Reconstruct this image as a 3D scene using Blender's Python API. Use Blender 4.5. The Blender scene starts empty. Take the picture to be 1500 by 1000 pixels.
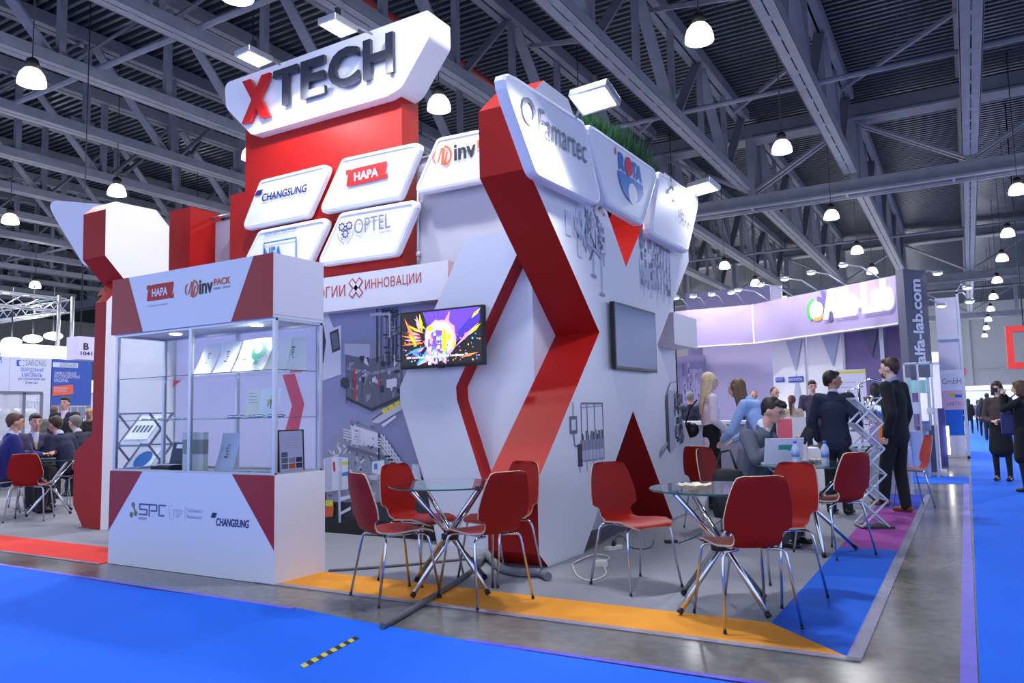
import bpy, bmesh, math, random
from mathutils import Vector, Matrix, Euler
random.seed(7)
sc = bpy.context.scene
COL = sc.collection
PI = math.pi
V = Vector

# ------------------------------------------------------------------ camera
EYE = V((0, 0, 1.23))
FPX = 1135.87
YAW, PITCH, ROLL = -0.529479, 0.0925601, -0.0214021
_f = V((math.sin(YAW)*math.cos(PITCH), math.cos(YAW)*math.cos(PITCH), math.sin(PITCH)))
_r = V((math.cos(YAW), -math.sin(YAW), 0))
_u = _r.cross(_f)
RT = _r*math.cos(ROLL) + _u*math.sin(ROLL)
UP = -_r*math.sin(ROLL) + _u*math.cos(ROLL)
cam_d = bpy.data.cameras.new('camera')
cam = bpy.data.objects.new('camera', cam_d)
COL.objects.link(cam)
cam_d.sensor_width = 36
cam_d.lens = FPX/1500*36
cam_d.clip_end = 400
cam.matrix_world = Matrix(((RT.x, UP.x, -_f.x, EYE.x), (RT.y, UP.y, -_f.y, EYE.y), (RT.z, UP.z, -_f.z, EYE.z), (0, 0, 0, 1)))
sc.camera = cam

# ------------------------------------------------------------------ world, light, exposure
sc.view_settings.view_transform = 'Standard'
sc.view_settings.look = 'None'
sc.view_settings.gamma = 1
sc.view_settings.use_curve_mapping = False
sc.view_settings.exposure = 0.62
w = bpy.data.worlds.new('hall_air')
sc.world = w
w.use_nodes = True
w.node_tree.nodes['Background'].inputs[0].default_value = (0.57, 0.68, 1.0, 1)
w.node_tree.nodes['Background'].inputs[1].default_value = 1.12


def lamp(kind, name, loc, power, color=(1, 1, 1), aim=None, size=.3, angle=1.2, blend=.6):
    d = bpy.data.lights.new(name, kind)
    d.energy = power
    d.color = color
    if kind == 'AREA':
        d.size = size
    elif kind == 'SPOT':
        d.spot_size = angle
        d.spot_blend = blend
        d.shadow_soft_size = size
    else:
        d.shadow_soft_size = size
    o = bpy.data.objects.new(name, d)
    COL.objects.link(o)
    o.location = loc
    if aim is not None:
        o.rotation_euler = (V(aim)-V(loc)).to_track_quat('-Z', 'Y').to_euler()
    return o


# ------------------------------------------------------------------ helpers
def ray(px, py):
    return RT*((px-750)/FPX) - UP*((py-500)/FPX) + _f


def aZ(px, py, z=0.):
    d = ray(px, py)
    return EYE + d*((z-EYE.z)/d.z)


def aX(px, py, x):
    d = ray(px, py)
    return EYE + d*(x/d.x)


def aY(px, py, y):
    d = ray(px, py)
    return EYE + d*(y/d.y)


def lin(c):
    c = c/255
    return c/12.92 if c <= .04045 else ((c+.055)/1.055)**2.4


def mat(name, rgb, rough=.5, metal=0., emit=0., alpha=1., trans=0., ior=1.45, vary=0., scale=8., bump=0., coat=0., spec=.5):
    m = bpy.data.materials.new(name)
    m.use_nodes = True
    nt = m.node_tree
    b = nt.nodes['Principled BSDF']
    c = tuple(lin(x) for x in rgb) + (1,)
    b.inputs['Base Color'].default_value = c
    b.inputs['Roughness'].default_value = rough
    b.inputs['Metallic'].default_value = metal
    b.inputs['IOR'].default_value = ior
    if alpha < 1:
        b.inputs['Alpha'].default_value = alpha
    if trans:
        b.inputs['Transmission Weight'].default_value = trans
    b.inputs['Specular IOR Level'].default_value = spec
    if coat:
        b.inputs['Coat Weight'].default_value = coat
    if emit:
        b.inputs['Emission Color'].default_value = c
        b.inputs['Emission Strength'].default_value = emit
    if vary or bump:
        tc = nt.nodes.new('ShaderNodeTexCoord')
        n = nt.nodes.new('ShaderNodeTexNoise')
        n.inputs['Scale'].default_value = scale
        n.inputs['Detail'].default_value = 5
        nt.links.new(tc.outputs['Object'], n.inputs['Vector'])
        if vary:
            r = nt.nodes.new('ShaderNodeValToRGB')
            r.color_ramp.elements[0].position = .3
            r.color_ramp.elements[1].position = .7
            r.color_ramp.elements[0].color = tuple(x*(1-vary) for x in c[:3]) + (1,)
            r.color_ramp.elements[1].color = tuple(min(1, x*(1+vary)) for x in c[:3]) + (1,)
            nt.links.new(n.outputs['Fac'], r.inputs['Fac'])
            nt.links.new(r.outputs['Color'], b.inputs['Base Color'])
        if bump:
            bp = nt.nodes.new('ShaderNodeBump')
            bp.inputs['Strength'].default_value = bump
            bp.inputs['Distance'].default_value = .02
            nt.links.new(n.outputs['Fac'], bp.inputs['Height'])
            nt.links.new(bp.outputs['Normal'], b.inputs['Normal'])
    return m


class Fr:
    """a plane in space with its own 2D axes"""
    def __init__(s, o, x, y):
        s.o = V(o)
        s.x = V(x).normalized()
        s.y = V(y).normalized()
        s.n = s.x.cross(s.y)

    def p(s, u, v, w=0.):
        return s.o + s.x*u + s.y*v + s.n*w

    def off(s, w):
        return Fr(s.o + s.n*w, s.x, s.y)

    def px(s, a, b):
        d = ray(a, b)
        t = (s.o-EYE).dot(s.n)/d.dot(s.n)
        q = EYE + d*t - s.o
        return (q.dot(s.x), q.dot(s.y))


def FY(y):
    return Fr((0, y, 0), (1, 0, 0), (0, 0, 1))


def FX(x):
    return Fr((x, 0, 0), (0, 1, 0), (0, 0, 1))


FZ = lambda z: Fr((0, 0, z), (1, 0, 0), (0, 1, 0))


def text_geo(s, bold=0., shear=0., spacing=1.):
    cu = bpy.data.curves.new('t', 'FONT')
    cu.body = s
    cu.offset = bold
    cu.shear = shear
    cu.space_character = spacing
    cu.resolution_u = 4
    o = bpy.data.objects.new('t', cu)
    COL.objects.link(o)
    bpy.context.view_layer.update()
    me = bpy.data.meshes.new_from_object(o.evaluated_get(bpy.context.evaluated_depsgraph_get()))
    vs = [(v.co.x, v.co.y) for v in me.vertices]
    fs = [tuple(p.vertices) for p in me.polygons]
    bpy.data.objects.remove(o)
    bpy.data.curves.remove(cu)
    bpy.data.meshes.remove(me)
    x0 = min(v[0] for v in vs)
    x1 = max(v[0] for v in vs)
    y0 = min(v[1] for v in vs)
    y1 = max(v[1] for v in vs)
    return [((v[0]-x0)/(x1-x0), (v[1]-y0)/(y1-y0)) for v in vs], fs, (x1-x0)/(y1-y0)


def rounded(pts, r, seg=5, inset=0.):
    """offset a convex ccw polygon inwards and round its corners"""
    n = len(pts)
    rs = r if isinstance(r, (list, tuple)) else [r]*n
    P = [V((p[0], p[1])) for p in pts]
    ar = sum(P[i].x*P[(i+1) % n].y-P[(i+1) % n].x*P[i].y for i in range(n))
    if ar < 0:
        P.reverse()
        rs = list(rs)[::-1]
    L = []
    for i in range(n):
        a, b = P[i], P[(i+1) % n]
        d = (b-a).normalized()
        nn = V((-d.y, d.x))
        L.append((a+nn*inset, d))
    Q = []
    for i in range(n):
        a, d = L[i-1]
        b, e = L[i]
        cr = d.x*e.y-d.y*e.x
        t = ((b-a).x*e.y-(b-a).y*e.x)/cr
        Q.append(a+d*t)
    out = []
    for i in range(n):
        p = Q[i]
        a = (Q[i-1]-p).normalized()
        b = (Q[(i+1) % n]-p).normalized()
        rr = max(rs[i]-inset, .004)
        half = math.acos(max(-1, min(1, a.dot(b))))/2
        t = rr/math.tan(half)
        t = min(t, (Q[i-1]-p).length*.49, (Q[(i+1) % n]-p).length*.49)
        for k in range(seg+1):
            s = k/seg
            q = (p+a*t)*(1-s)**2 + p*2*s*(1-s) + (p+b*t)*s**2
            out.append((q.x, q.y))
    return out


def world_of(o):
    if o.parent is None:
        return o.matrix_basis.copy()
    return world_of(o.parent) @ o.matrix_parent_inverse @ o.matrix_basis


class MB:
    def __init__(s):
        s.v = []
        s.f = []
        s.m = []
        s.s = []

    def add(s, vs, fs, mi=0, smooth=False):
        k = len(s.v)
        s.v += [V(v) for v in vs]
        s.f += [tuple(i+k for i in f) for f in fs]
        s.m += [mi]*len(fs)
        s.s += [smooth]*len(fs)
        return s

    def box(s, lo, hi, mi=0, M=None):
        x0, y0, z0 = lo
        x1, y1, z1 = hi
        vs = [V(p) for p in ((x0, y0, z0), (x1, y0, z0), (x1, y1, z0), (x0, y1, z0), (x0, y0, z1), (x1, y0, z1), (x1, y1, z1), (x0, y1, z1))]
        if M is not None:
            vs = [M @ v for v in vs]
        return s.add(vs, [(0, 3, 2, 1), (4, 5, 6, 7), (0, 1, 5, 4), (1, 2, 6, 5), (2, 3, 7, 6), (3, 0, 4, 7)], mi)

    def bar(s, a, b, w, h=None, mi=0, up=(0, 0, 1)):
        a = V(a)
        b = V(b)
        h = h or w
        d = (b-a).normalized()
        u = V(up)
        if abs(d.dot(u)) > .98:
            u = V((1, 0, 0))
        x = d.cross(u).normalized()
        y = x.cross(d)
        vs = [q + x*(i*w/2) + y*(j*h/2) for q in (a, b) for i, j in ((-1, -1), (1, -1), (1, 1), (-1, 1))]
        return s.add(vs, [(0, 3, 2, 1), (4, 5, 6, 7), (0, 1, 5, 4), (1, 2, 6, 5), (2, 3, 7, 6), (3, 0, 4, 7)], mi)

    def tube(s, pts, r, n=8, mi=0, cap=True):
        pts = [V(p) for p in pts]
        m = len(pts)
        rs = r if isinstance(r, (list, tuple)) else [r]*m
        t0 = (pts[1]-pts[0]).normalized()
        u = V((0, 0, 1)) if abs(t0.z) < .9 else V((1, 0, 0))
        x = t0.cross(u).normalized()
        vs = []
        for i, p in enumerate(pts):
            if i == 0:
                t = t0
            elif i == m-1:
                t = (pts[i]-pts[i-1]).normalized()
            else:
                t = ((pts[i+1]-p).normalized()+(p-pts[i-1]).normalized()).normalized()
            x = (x - t*x.dot(t)).normalized()
            y = t.cross(x)
            for k in range(n):
                a = 2*PI*k/n
                vs.append(p + (x*math.cos(a)+y*math.sin(a))*rs[i])
        fs = [(i*n+k, i*n+(k+1) % n, (i+1)*n+(k+1) % n, (i+1)*n+k) for i in range(m-1) for k in range(n)]
        s.add(vs, fs, mi, True)
        if cap:
            k0 = len(s.v)-len(vs)
            s.f += [tuple(k0+k for k in range(n))[::-1], tuple(k0+(m-1)*n+k for k in range(n))]
            s.m += [mi]*2
            s.s += [False]*2
        return s

    def lathe(s, prof, c=(0, 0, 0), n=20, mi=0, M=None):
        c = V(c)
        vs = []
        for r, z in prof:
            for k in range(n):
                a = 2*PI*k/n
                q = V((r*math.cos(a), r*math.sin(a), z))
                vs.append(c + (M @ q if M is not None else q))
        fs = [(i*n+k, i*n+(k+1) % n, (i+1)*n+(k+1) % n, (i+1)*n+k) for i in range(len(prof)-1) for k in range(n)]
        s.add(vs, fs, mi, True)
        k0 = len(s.v)-len(vs)
        m = len(prof)
        s.f += [tuple(k0+k for k in range(n))[::-1], tuple(k0+(m-1)*n+k for k in range(n))]
        s.m += [mi]*2
        s.s += [False]*2
        return s

    def ell(s, c, rad, M=None, mi=0, n=12, m=8):
        c = V(c)
        vs = []
        for i in range(m+1):
            th = PI*i/m
            for k in range(n):
                a = 2*PI*k/n
                q = V((rad[0]*math.sin(th)*math.cos(a), rad[1]*math.sin(th)*math.sin(a), rad[2]*math.cos(th)))
                vs.append(c + (M @ q if M is not None else q))
        fs = [(i*n+k, (i+1)*n+k, (i+1)*n+(k+1) % n, i*n+(k+1) % n) for i in range(m) for k in range(n)]
        return s.add(vs, fs, mi, True)

    def prism(s, fr, pts, w0, w1, mi=0, side=None, ms=None):
        """polygon pts (2D in fr) between normal offsets w0 (back) and w1 (front)"""
        P = list(pts)
        n = len(P)
        ar = sum(P[i][0]*P[(i+1) % n][1]-P[(i+1) % n][0]*P[i][1] for i in range(n))
        if ar < 0:
            P.reverse()
        vs = [fr.p(u, v, w0) for u, v in P] + [fr.p(u, v, w1) for u, v in P]
        s.add(vs, [tuple(range(n))[::-1], tuple(range(n, 2*n))], mi)
        k = len(s.v)-2*n
        for i in range(n):
            j = (i+1) % n
            s.f.append((k+i, k+j, k+n+j, k+n+i))
            s.m.append(mi if side is None else side)
            s.s.append(False)
        return s

    def flat(s, fr, pts, w=.002, mi=0):
        P = list(pts)
        n = len(P)
        ar = sum(P[i][0]*P[(i+1) % n][1]-P[(i+1) % n][0]*P[i][1] for i in range(n))
        if ar < 0:
            P.reverse()
        return s.add([fr.p(u, v, w) for u, v in P], [tuple(range(n))], mi)

    def rect(s, fr, u0, v0, u1, v1, w=.002, mi=0):
        return s.flat(fr, [(u0, v0), (u1, v0), (u1, v1), (u0, v1)], w, mi)

    def line(s, fr, a, b, t, w=.002, mi=0):
        d = V((b[0]-a[0], b[1]-a[1]))
        if d.length < 1e-6:
            return s
        d = d.normalized()*t/2
        return s.flat(fr, [(a[0]-d.y, a[1]+d.x), (b[0]-d.y, b[1]+d.x), (b[0]+d.y, b[1]-d.x), (a[0]+d.y, a[1]-d.x)], w, mi)

    def disc(s, fr, c, r, w=.002, mi=0, n=20, ry=None):
        ry = ry or r
        return s.flat(fr, [(c[0]+r*math.cos(2*PI*k/n), c[1]+ry*math.sin(2*PI*k/n)) for k in range(n)], w, mi)

    def ring(s, fr, c, r0, r1, w=.002, mi=0, n=24, a0=0., a1=2*PI, sy=1.):
        for k in range(n):
            a = a0+(a1-a0)*k/n
            b = a0+(a1-a0)*(k+1)/n
            s.flat(fr, [(c[0]+q*math.cos(t), c[1]+q*math.sin(t)*sy) for q, t in ((r0, a), (r1, a), (r1, b), (r0, b))], w, mi)
        return s

    def text(s, fr, txt, u0, v0, wd, ht, w=.002, mi=0, bold=0., shear=0., ext=0., spacing=1., side=None):
        vs, fs, ar = text_geo(txt, bold, shear, spacing)
        if wd is None:
            wd = ht*ar
        if ht is None:
            ht = wd/ar
        s.add([fr.p(u0+a*wd, v0+b*ht, w+ext) for a, b in vs], fs, mi)
        if ext:
            from collections import Counter
            c = {}
            for f in fs:
                for i in range(len(f)):
                    e = (f[i], f[(i+1) % len(f)])
                    c[e] = 1
            q = [(fr.p(u0+a*wd, v0+b*ht, w), fr.p(u0+a*wd, v0+b*ht, w+ext)) for a, b in vs]
            for (i, j) in c:
                if (j, i) not in c:
                    s.add([q[i][0], q[j][0], q[j][1], q[i][1]], [(0, 1, 2, 3)], mi if side is None else side)
        return s

    def build(s, name, mats, parent=None, bevel=0.):
        if not isinstance(mats, (list, tuple)):
            mats = [mats]
        me = bpy.data.meshes.new(name)
        off = V((0, 0, 0))
        if parent is None and s.v:
            xs = [v.x for v in s.v]
            ys = [v.y for v in s.v]
            zs = [v.z for v in s.v]
            off = V(((min(xs)+max(xs))/2, (min(ys)+max(ys))/2, min(zs)))
        me.from_pydata([v-off for v in s.v], [], s.f)
        for m in mats:
            me.materials.append(m)
        me.polygons.foreach_set('material_index', s.m)
        me.polygons.foreach_set('use_smooth', s.s)
        me.update()
        o = bpy.data.objects.new(name, me)
        COL.objects.link(o)
        o.location = off
        if parent is not None:
            o.parent = parent
            o.matrix_parent_inverse = world_of(parent).inverted()
        if bevel:
            md = o.modifiers.new('bevel', 'BEVEL')
            md.width = bevel
            md.segments = 2
            md.limit_method = 'ANGLE'
        return o


def tag(o, label, cat, group=None, kind=None):
    o['label'] = label
    o['category'] = cat
    if group:
        o['group'] = group
    if kind:
        o['kind'] = kind
    return o


def struct(o):
    o['kind'] = 'structure'
    return o


def thing(name, label, cat, loc=(0, 0, 0), rz=0., group=None):
    o = bpy.data.objects.new(name, None)
    COL.objects.link(o)
    o.empty_display_size = .1
    o.location = loc
    o.rotation_euler = (0, 0, rz)
    tag(o, label, cat, group)
    return o


def kids(o):
    return [c for c in bpy.data.objects if c.parent == o]


def copy_tree(o, loc=None, rz=None, label=None, parent=None):
    mi = o.matrix_parent_inverse.copy()
    c = o.copy()
    COL.objects.link(c)
    if parent is not None:
        c.parent = parent
        c.matrix_parent_inverse = mi
    for k in kids(o):
        copy_tree(k, parent=c)
    if loc is not None:
        c.location = loc
    if rz is not None:
        c.rotation_euler = (0, 0, rz)
    if label:
        c['label'] = label
    return c


# ------------------------------------------------------------------ materials
M_white = mat('white_laminate', (226, 226, 232), .45)
M_whitebox = mat('white_lightbox', (240, 240, 246), .55)
M_red = mat('red_matte', (164, 20, 16), .5, spec=.3)
M_redv = mat('red_vinyl', (160, 24, 30), .4)
M_grey = mat('grey_panel', (186, 184, 196), .5)
M_alu = mat('aluminium', (190, 195, 205), .35, .8)
M_chrome = mat('chrome', (215, 218, 225), .12, 1.)
M_black = mat('black_plastic', (22, 22, 25), .4)
M_dark = mat('dark_metal', (45, 47, 52), .5, .3)
M_steel = mat('painted_steel', (112, 116, 130), .6, 0., vary=.12, scale=3)
M_glass = mat('clear_glass', (250, 255, 253), .02, trans=1., ior=1.12)
M_gedge = mat('glass_edge', (70, 130, 120), .2, alpha=.7)
M_paper = mat('paper', (236, 236, 234), .6)
M_navy = mat('navy_print', (38, 34, 110), .5)
M_ink = mat('black_print', (30, 30, 36), .5)
M_inkg = mat('grey_print', (130, 133, 148), .5)
M_inkl = mat('pale_grey_print', (180, 184, 206), .5)
M_orange = mat('orange_print', (205, 95, 40), .5)
M_redp = mat('red_print', (190, 35, 35), .5)
M_bluep = mat('blue_print', (60, 120, 185), .5)
M_green = mat('green_print', (60, 150, 130), .5)
M_yellow = mat('yellow_print', (215, 205, 60), .5)
G1 = mat('print_grey_dark', (48, 50, 62), .5)
G2 = mat('print_grey', (98, 100, 118), .5)
G3 = mat('print_grey_mid', (140, 143, 162), .5)
G4 = mat('print_grey_light', (184, 187, 206), .5)
G5 = mat('print_grey_pale', (212, 214, 228), .5)
PR = [G1, G2, G3, G4, G5, M_orange, M_bluep, M_yellow, M_white, M_redp]
# ================================================================== THE SETTING
def concrete():
    m = bpy.data.materials.new('polished_concrete')
    m.use_nodes = True
    nt = m.node_tree
    b = nt.nodes['Principled BSDF']
    tc = nt.nodes.new('ShaderNodeTexCoord')
    n1 = nt.nodes.new('ShaderNodeTexNoise')
    n1.inputs['Scale'].default_value = .9
    n1.inputs['Detail'].default_value = 8
    n1.inputs['Roughness'].default_value = .65
    n2 = nt.nodes.new('ShaderNodeTexNoise')
    n2.inputs['Scale'].default_value = 14
    n2.inputs['Detail'].default_value = 6
    mx = nt.nodes.new('ShaderNodeMath')
    mx.operation = 'MULTIPLY_ADD'
    mx.inputs[1].default_value = .35
    r = nt.nodes.new('ShaderNodeValToRGB')
    r.color_ramp.elements[0].position = .45
    r.color_ramp.elements[0].color = (.095, .092, .084, 1)
    r.color_ramp.elements[1].position = .85
    r.color_ramp.elements[1].color = (.24, .23, .215, 1)
    nt.links.new(tc.outputs['Object'], n1.inputs['Vector'])
    nt.links.new(tc.outputs['Object'], n2.inputs['Vector'])
    nt.links.new(n2.outputs['Fac'], mx.inputs[0])
    nt.links.new(n1.outputs['Fac'], mx.inputs[2])
    nt.links.new(mx.outputs[0], r.inputs['Fac'])
    nt.links.new(r.outputs['Color'], b.inputs['Base Color'])
    r2 = nt.nodes.new('ShaderNodeMapRange')
    r2.inputs['To Min'].default_value = .1
    r2.inputs['To Max'].default_value = .3
    nt.links.new(n1.outputs['Fac'], r2.inputs['Value'])
    nt.links.new(r2.outputs[0], b.inputs['Roughness'])
    b.inputs['IOR'].default_value = 1.6
    return m


struct(MB().box((-75, -8, -.2), (22, 90, 0)).build('floor', concrete()))
M_deck = mat('galvanised_deck', (62, 68, 80), .42, .3, vary=.15, scale=2)
d = MB()
y = -6.
while y < 89:
    q = [(y, 11.25), (y+.09, 11.25), (y+.12, 11.1), (y+.21, 11.1), (y+.24, 11.25)]
    for (a, za), (b, zb) in zip(q, q[1:]):
        d.add([(-75, a, za), (22, a, za), (22, b, zb), (-75, b, zb)], [(0, 1, 2, 3)])
    y += .24
d.box((-75, -8, 11.3), (22, 90, 11.4))
struct(d.build('ceiling', M_deck))
M_hall = mat('hall_cladding', (165, 168, 172), .7, vary=.05)
wb = MB().box((-75, 88, 0), (22, 88.4, 11.3))
for z in (4.4, 4.6, 9.4):
    wb.box((-75, 87.9, z), (22, 88, z+.12))
for x in range(-72, 22, 6):
    wb.box((x, 87.7, 0), (x+.5, 88, 11.1))
struct(wb.build('wall_back', M_hall))
struct(MB().box((-75.4, -8, 0), (-75, 88, 11.3)).build('wall_left', M_hall))

# carpets: thin, each of its own
M_aisle = mat('aisle_carpet_blue', (2, 104, 240), .9, vary=.05, scale=1.2, bump=.15)
M_cgrey = mat('stand_carpet_grey', (138, 140, 150), .95, vary=.06, scale=2.5, bump=.2)
M_corange = mat('carpet_orange', (228, 150, 42), .95, vary=.05, scale=3, bump=.2)
M_cblue = mat('carpet_blue', (12, 92, 210), .95, vary=.05, scale=3, bump=.2)
M_cpurple = mat('carpet_purple', (150, 62, 150), .95, vary=.05, scale=3, bump=.2)
M_cblue2 = mat('carpet_deep_blue', (35, 70, 190), .95, vary=.05, scale=3, bump=.2)
M_cred = mat('carpet_red', (232, 62, 52), .95, vary=.05, scale=3, bump=.2)
M_tape = mat('clear_tape', (190, 190, 215), .25, alpha=.45, vary=.1, scale=6)
M_vtape = mat('violet_tape', (110, 100, 225), .3, vary=.15, scale=8)


def carpet(pts, m, label, z=.006, z0=.0):
    return tag(MB().prism(FZ(0), pts, z0, z).build('carpet', m), label, 'carpet')


ax = MB()
ax.prism(FZ(0), [(-60, -6), (20, -6), (20, 3.74), (-2.05, 3.60), (-2.48, 3.62), (-3.40, 3.68), (-3.80, 3.73), (-5.3, 3.66), (-7.6, 3.72), (-60, 3.85)], 0, .006)
ax.prism(FZ(0), [(-.04, 3.7), (3.2, 3.7), (3.2, 86), (-.12, 86)], 0, .0062)
ax.prism(FZ(0), [(-16, 13.9), (-.08, 13.9), (-.08, 15.3), (-16, 15.3)], 0, .0058)
ax.prism(FZ(0), [(-16, 23.6), (-.1, 23.6), (-.1, 25.2), (-16, 25.2)], 0, .0058)
tag(ax.build('carpet', M_aisle), 'wide bright blue carpet running along the aisles around the stand', 'carpet')
YF, XR = 4.215, -.595
carpet([(-14, 4.68), (-1.06, 4.68), (-1.06, 12.1), (-14, 12.1)], M_cgrey, 'light grey carpet covering the middle of the exhibition stand')
carpet([(-4.75, YF), (XR, YF), (-1.06, 4.68), (-4.75, 4.68)], M_corange, 'orange carpet strip along the front edge of the stand')
carpet([(XR, YF), (XR, 7.43), (-1.06, 7.43), (-1.06, 4.68)], M_cblue, 'bright blue carpet strip at the right front corner of the stand')
carpet([(XR, 7.43), (XR, 10.4), (-1.06, 10.4), (-1.06, 7.43)], M_cpurple, 'purple carpet strip under the standing men on the right')
carpet([(XR, 10.4), (XR, 12.1), (-1.06, 12.1), (-1.06, 10.4)], M_cblue2, 'deep blue carpet strip behind the purple one')
carpet([(-14, 4.12), (-6.62, 4.12), (-6.62, 4.68), (-14, 4.68)], M_cred, 'red carpet strip at the left front of the stand')


def tape(a, b, wd, m, label):
    t = MB()
    t.bar((a[0], a[1], .0075), (b[0], b[1], .0075), wd, .003)
    return tag(t.build('floor_tape', m), label, 'tape')


tape((-4.75, YF-.02), (XR+.06, YF-.02), .06, M_tape, 'clear tape sealing the outer edge of the orange carpet strip')
tape((XR+.03, YF-.05), (XR+.03, 12.1), .07, M_tape, 'clear tape sealing the outer edge of the blue and purple strips')
tape((-14, 4.11), (-6.62, 4.11), .04, M_tape, 'clear tape along the edge of the red carpet strip')
tape((-.08, 3.8), (-.12, 13.9), .07, M_vtape, 'violet shiny tape along the edge of the blue aisle carpet on the right')
tape((-20, 3.79), (-7.6, 3.71), .05, M_vtape, 'violet tape along the blue aisle carpet at far left')
tape((-7.6, 3.71), (-3.85, 3.71), .04, M_vtape, 'violet tape along the blue aisle carpet in front of the display case')
tape((-2.45, 3.62), (.0, 3.66), .04, M_vtape, 'violet tape along the blue aisle carpet by the corner of the stand')
# hazard tape on the aisle carpet
a = V(aZ(440, 977, .009))
b = V(aZ(521, 934, .009))
dd = (b-a)
L = dd.length
dd.normalize()
nn = V((-dd.y, dd.x, 0))*.022
hz = MB()
M_hy = mat('hazard_yellow', (205, 200, 70), .5)
k = 0
N = 12
for i in range(N):
    s0 = L*i/N
    s1 = L*(i+1)/N
    q = [a+dd*s0-nn, a+dd*s1-nn, a+dd*(s1+.03)+nn, a+dd*(s0+.03)+nn]
    hz.add(q+[p-V((0, 0, .002)) for p in q], [(0, 1, 2, 3), (7, 6, 5, 4), (0, 4, 5, 1), (1, 5, 6, 2), (2, 6, 7, 3), (3, 7, 4, 0)], i % 2)
tag(hz.build('hazard_tape', [M_hy, M_black]), 'short strip of black and yellow striped tape on the blue aisle carpet', 'tape')

# roof steel
TX = [3.7-3.2*i for i in range(0, 17)]


def truss(x, y0, y1, label):
    t = thing('roof_truss', label, 'roof truss', (x, (y0+y1)/2, 8.4), group='roof trusses')
    c = MB()
    for s in (-1, 1):
        c.box((x+s*.11-.095, y0, 8.4), (x+s*.11+.095, y1, 8.46))
        c.box((x+s*.2-.012, y0, 8.4), (x+s*.2+.012, y1, 8.62))
    n = int((y1-y0)/.9)
    for i in range(n):
        yy = y0+(i+.5)*(y1-y0)/n
        c.box((x-.02, yy-.1, 8.39), (x+.02, yy+.1, 8.42))
    c.build('bottom_chord', M_steel, t)
    c = MB()
    for s in (-1, 1):
        c.box((x+s*.12-.09, y0, 10.75), (x+s*.12+.09, y1, 10.8))
        c.box((x+s*.21-.012, y0, 10.75), (x+s*.21+.012, y1, 11.08))
    c.build('top_chord', M_steel, t)
    n = max(2, int(round((y1-y0)/2.4)))
    st = (y1-y0)/n
    for i in range(n):
        ya = y0+i*st
        p = MB().bar((x, ya+st*.5 if 0 else ya, 8.5), (x, ya, 10.8), .14, .14)
        p.box((x-.15, ya-.3, 8.46), (x-.13, ya+.3, 8.85))
        p.build('post', M_steel, t)
        g = MB()
        if i % 2 == 0:
            g.bar((x-.07, ya+.2, 10.75), (x-.07, ya+st-.2, 8.6), .05, .14, up=(1, 0, 0))
            g.bar((x+.07, ya+.2, 10.75), (x+.07, ya+st-.2, 8.6), .05, .14, up=(1, 0, 0))
        else:
            g.bar((x-.07, ya+.2, 8.6), (x-.07, ya+st-.2, 10.75), .05, .14, up=(1, 0, 0))
            g.bar((x+.07, ya+.2, 8.6), (x+.07, ya+st-.2, 10.75), .05, .14, up=(1, 0, 0))
        g.build('diagonal', M_steel, t)
    return t


base = truss(-2.7, 1.2, 25.6, 'long grey steel roof truss running towards the back wall above the stands')
TORD = ['first', 'second', 'third', 'fourth', 'fifth', 'sixth', 'seventh', 'eighth', 'ninth', 'tenth', 'eleventh', 'twelfth', 'thirteenth', 'fourteenth', 'fifteenth', 'sixteenth', 'seventeenth']
for k, x in enumerate(TX):
    if abs(x+2.7) > .1:
        copy_tree(base, (x, 13.4, 8.4), label='grey steel roof truss of the near bay, %s from the right' % TORD[k])
base['label'] = 'grey steel roof truss of the near bay, third from the right'
base2 = truss(-2.7, 27.9, 48.2, 'grey steel roof truss of the second bay beyond the cross girder')
for k, x in enumerate(TX):
    if abs(x+2.7) > .1:
        copy_tree(base2, (x, 38.05, 8.4), label='grey steel roof truss beyond the near cross girder, %s from the right' % TORD[k])
base2['label'] = 'grey steel roof truss beyond the near cross girder, third from the right'
b3 = copy_tree(base2, (.5, 60.5, 8.4), label='grey steel roof truss of the third bay towards the back wall')
b3['label'] = 'grey steel roof truss of the deepest bay, farthest right'


def girder(y, label):
    t = thing('cross_girder', label, 'girder', (-20, y, 8.0), group='cross girders')
    x0, x1 = -60, 14
    c = MB()
    for s in (-1, 1):
        c.box((x0, y+s*.2-.05, 8.0), (x1, y+s*.2+.05, 8.45))
    c.box((x0, y-.42, 7.98), (x1, y-.3, 8.04))
    c.box((x0, y+.3, 7.98), (x1, y+.42, 8.04))
    for x in range(x0, x1, 3):
        c.box((x, y-.4, 7.99), (x+.08, y+.4, 8.03))
    c.build('bottom_chord', M_steel, t)
    c = MB()
    c.box((x0, y-.25, 10.5), (x1, y+.25, 10.9))
    c.box((x0, y-.4, 10.35), (x1, y+.4, 10.42))
    c.build('top_chord', M_steel, t)
    for i, x in enumerate([q for q in TX if q > -58]):
        MB().box((x-.12, y-.3, 8.4), (x+.12, y+.3, 10.5)).build('post', M_steel, t)
        g = MB()
        for s in (-.15, .15):
            if i % 2:
                g.bar((x, y+s, 8.55), (x-3.2, y+s, 10.4), .08, .16, up=(0, 1, 0))
            else:
                g.bar((x, y+s, 10.4), (x-3.2, y+s, 8.55), .08, .16, up=(0, 1, 0))
        g.build('diagonal', M_steel, t)
    return t


g1 = girder(26.7, 'heavy grey steel cross girder nearer to the camera, carrying the roof trusses')
copy_tree(g1, (-20, 49.3, 8.0), label='second grey steel cross girder deeper in the hall')
copy_tree(g1, (-20, 71.8, 8.0), label='farthest grey steel cross girder before the back wall')

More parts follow.
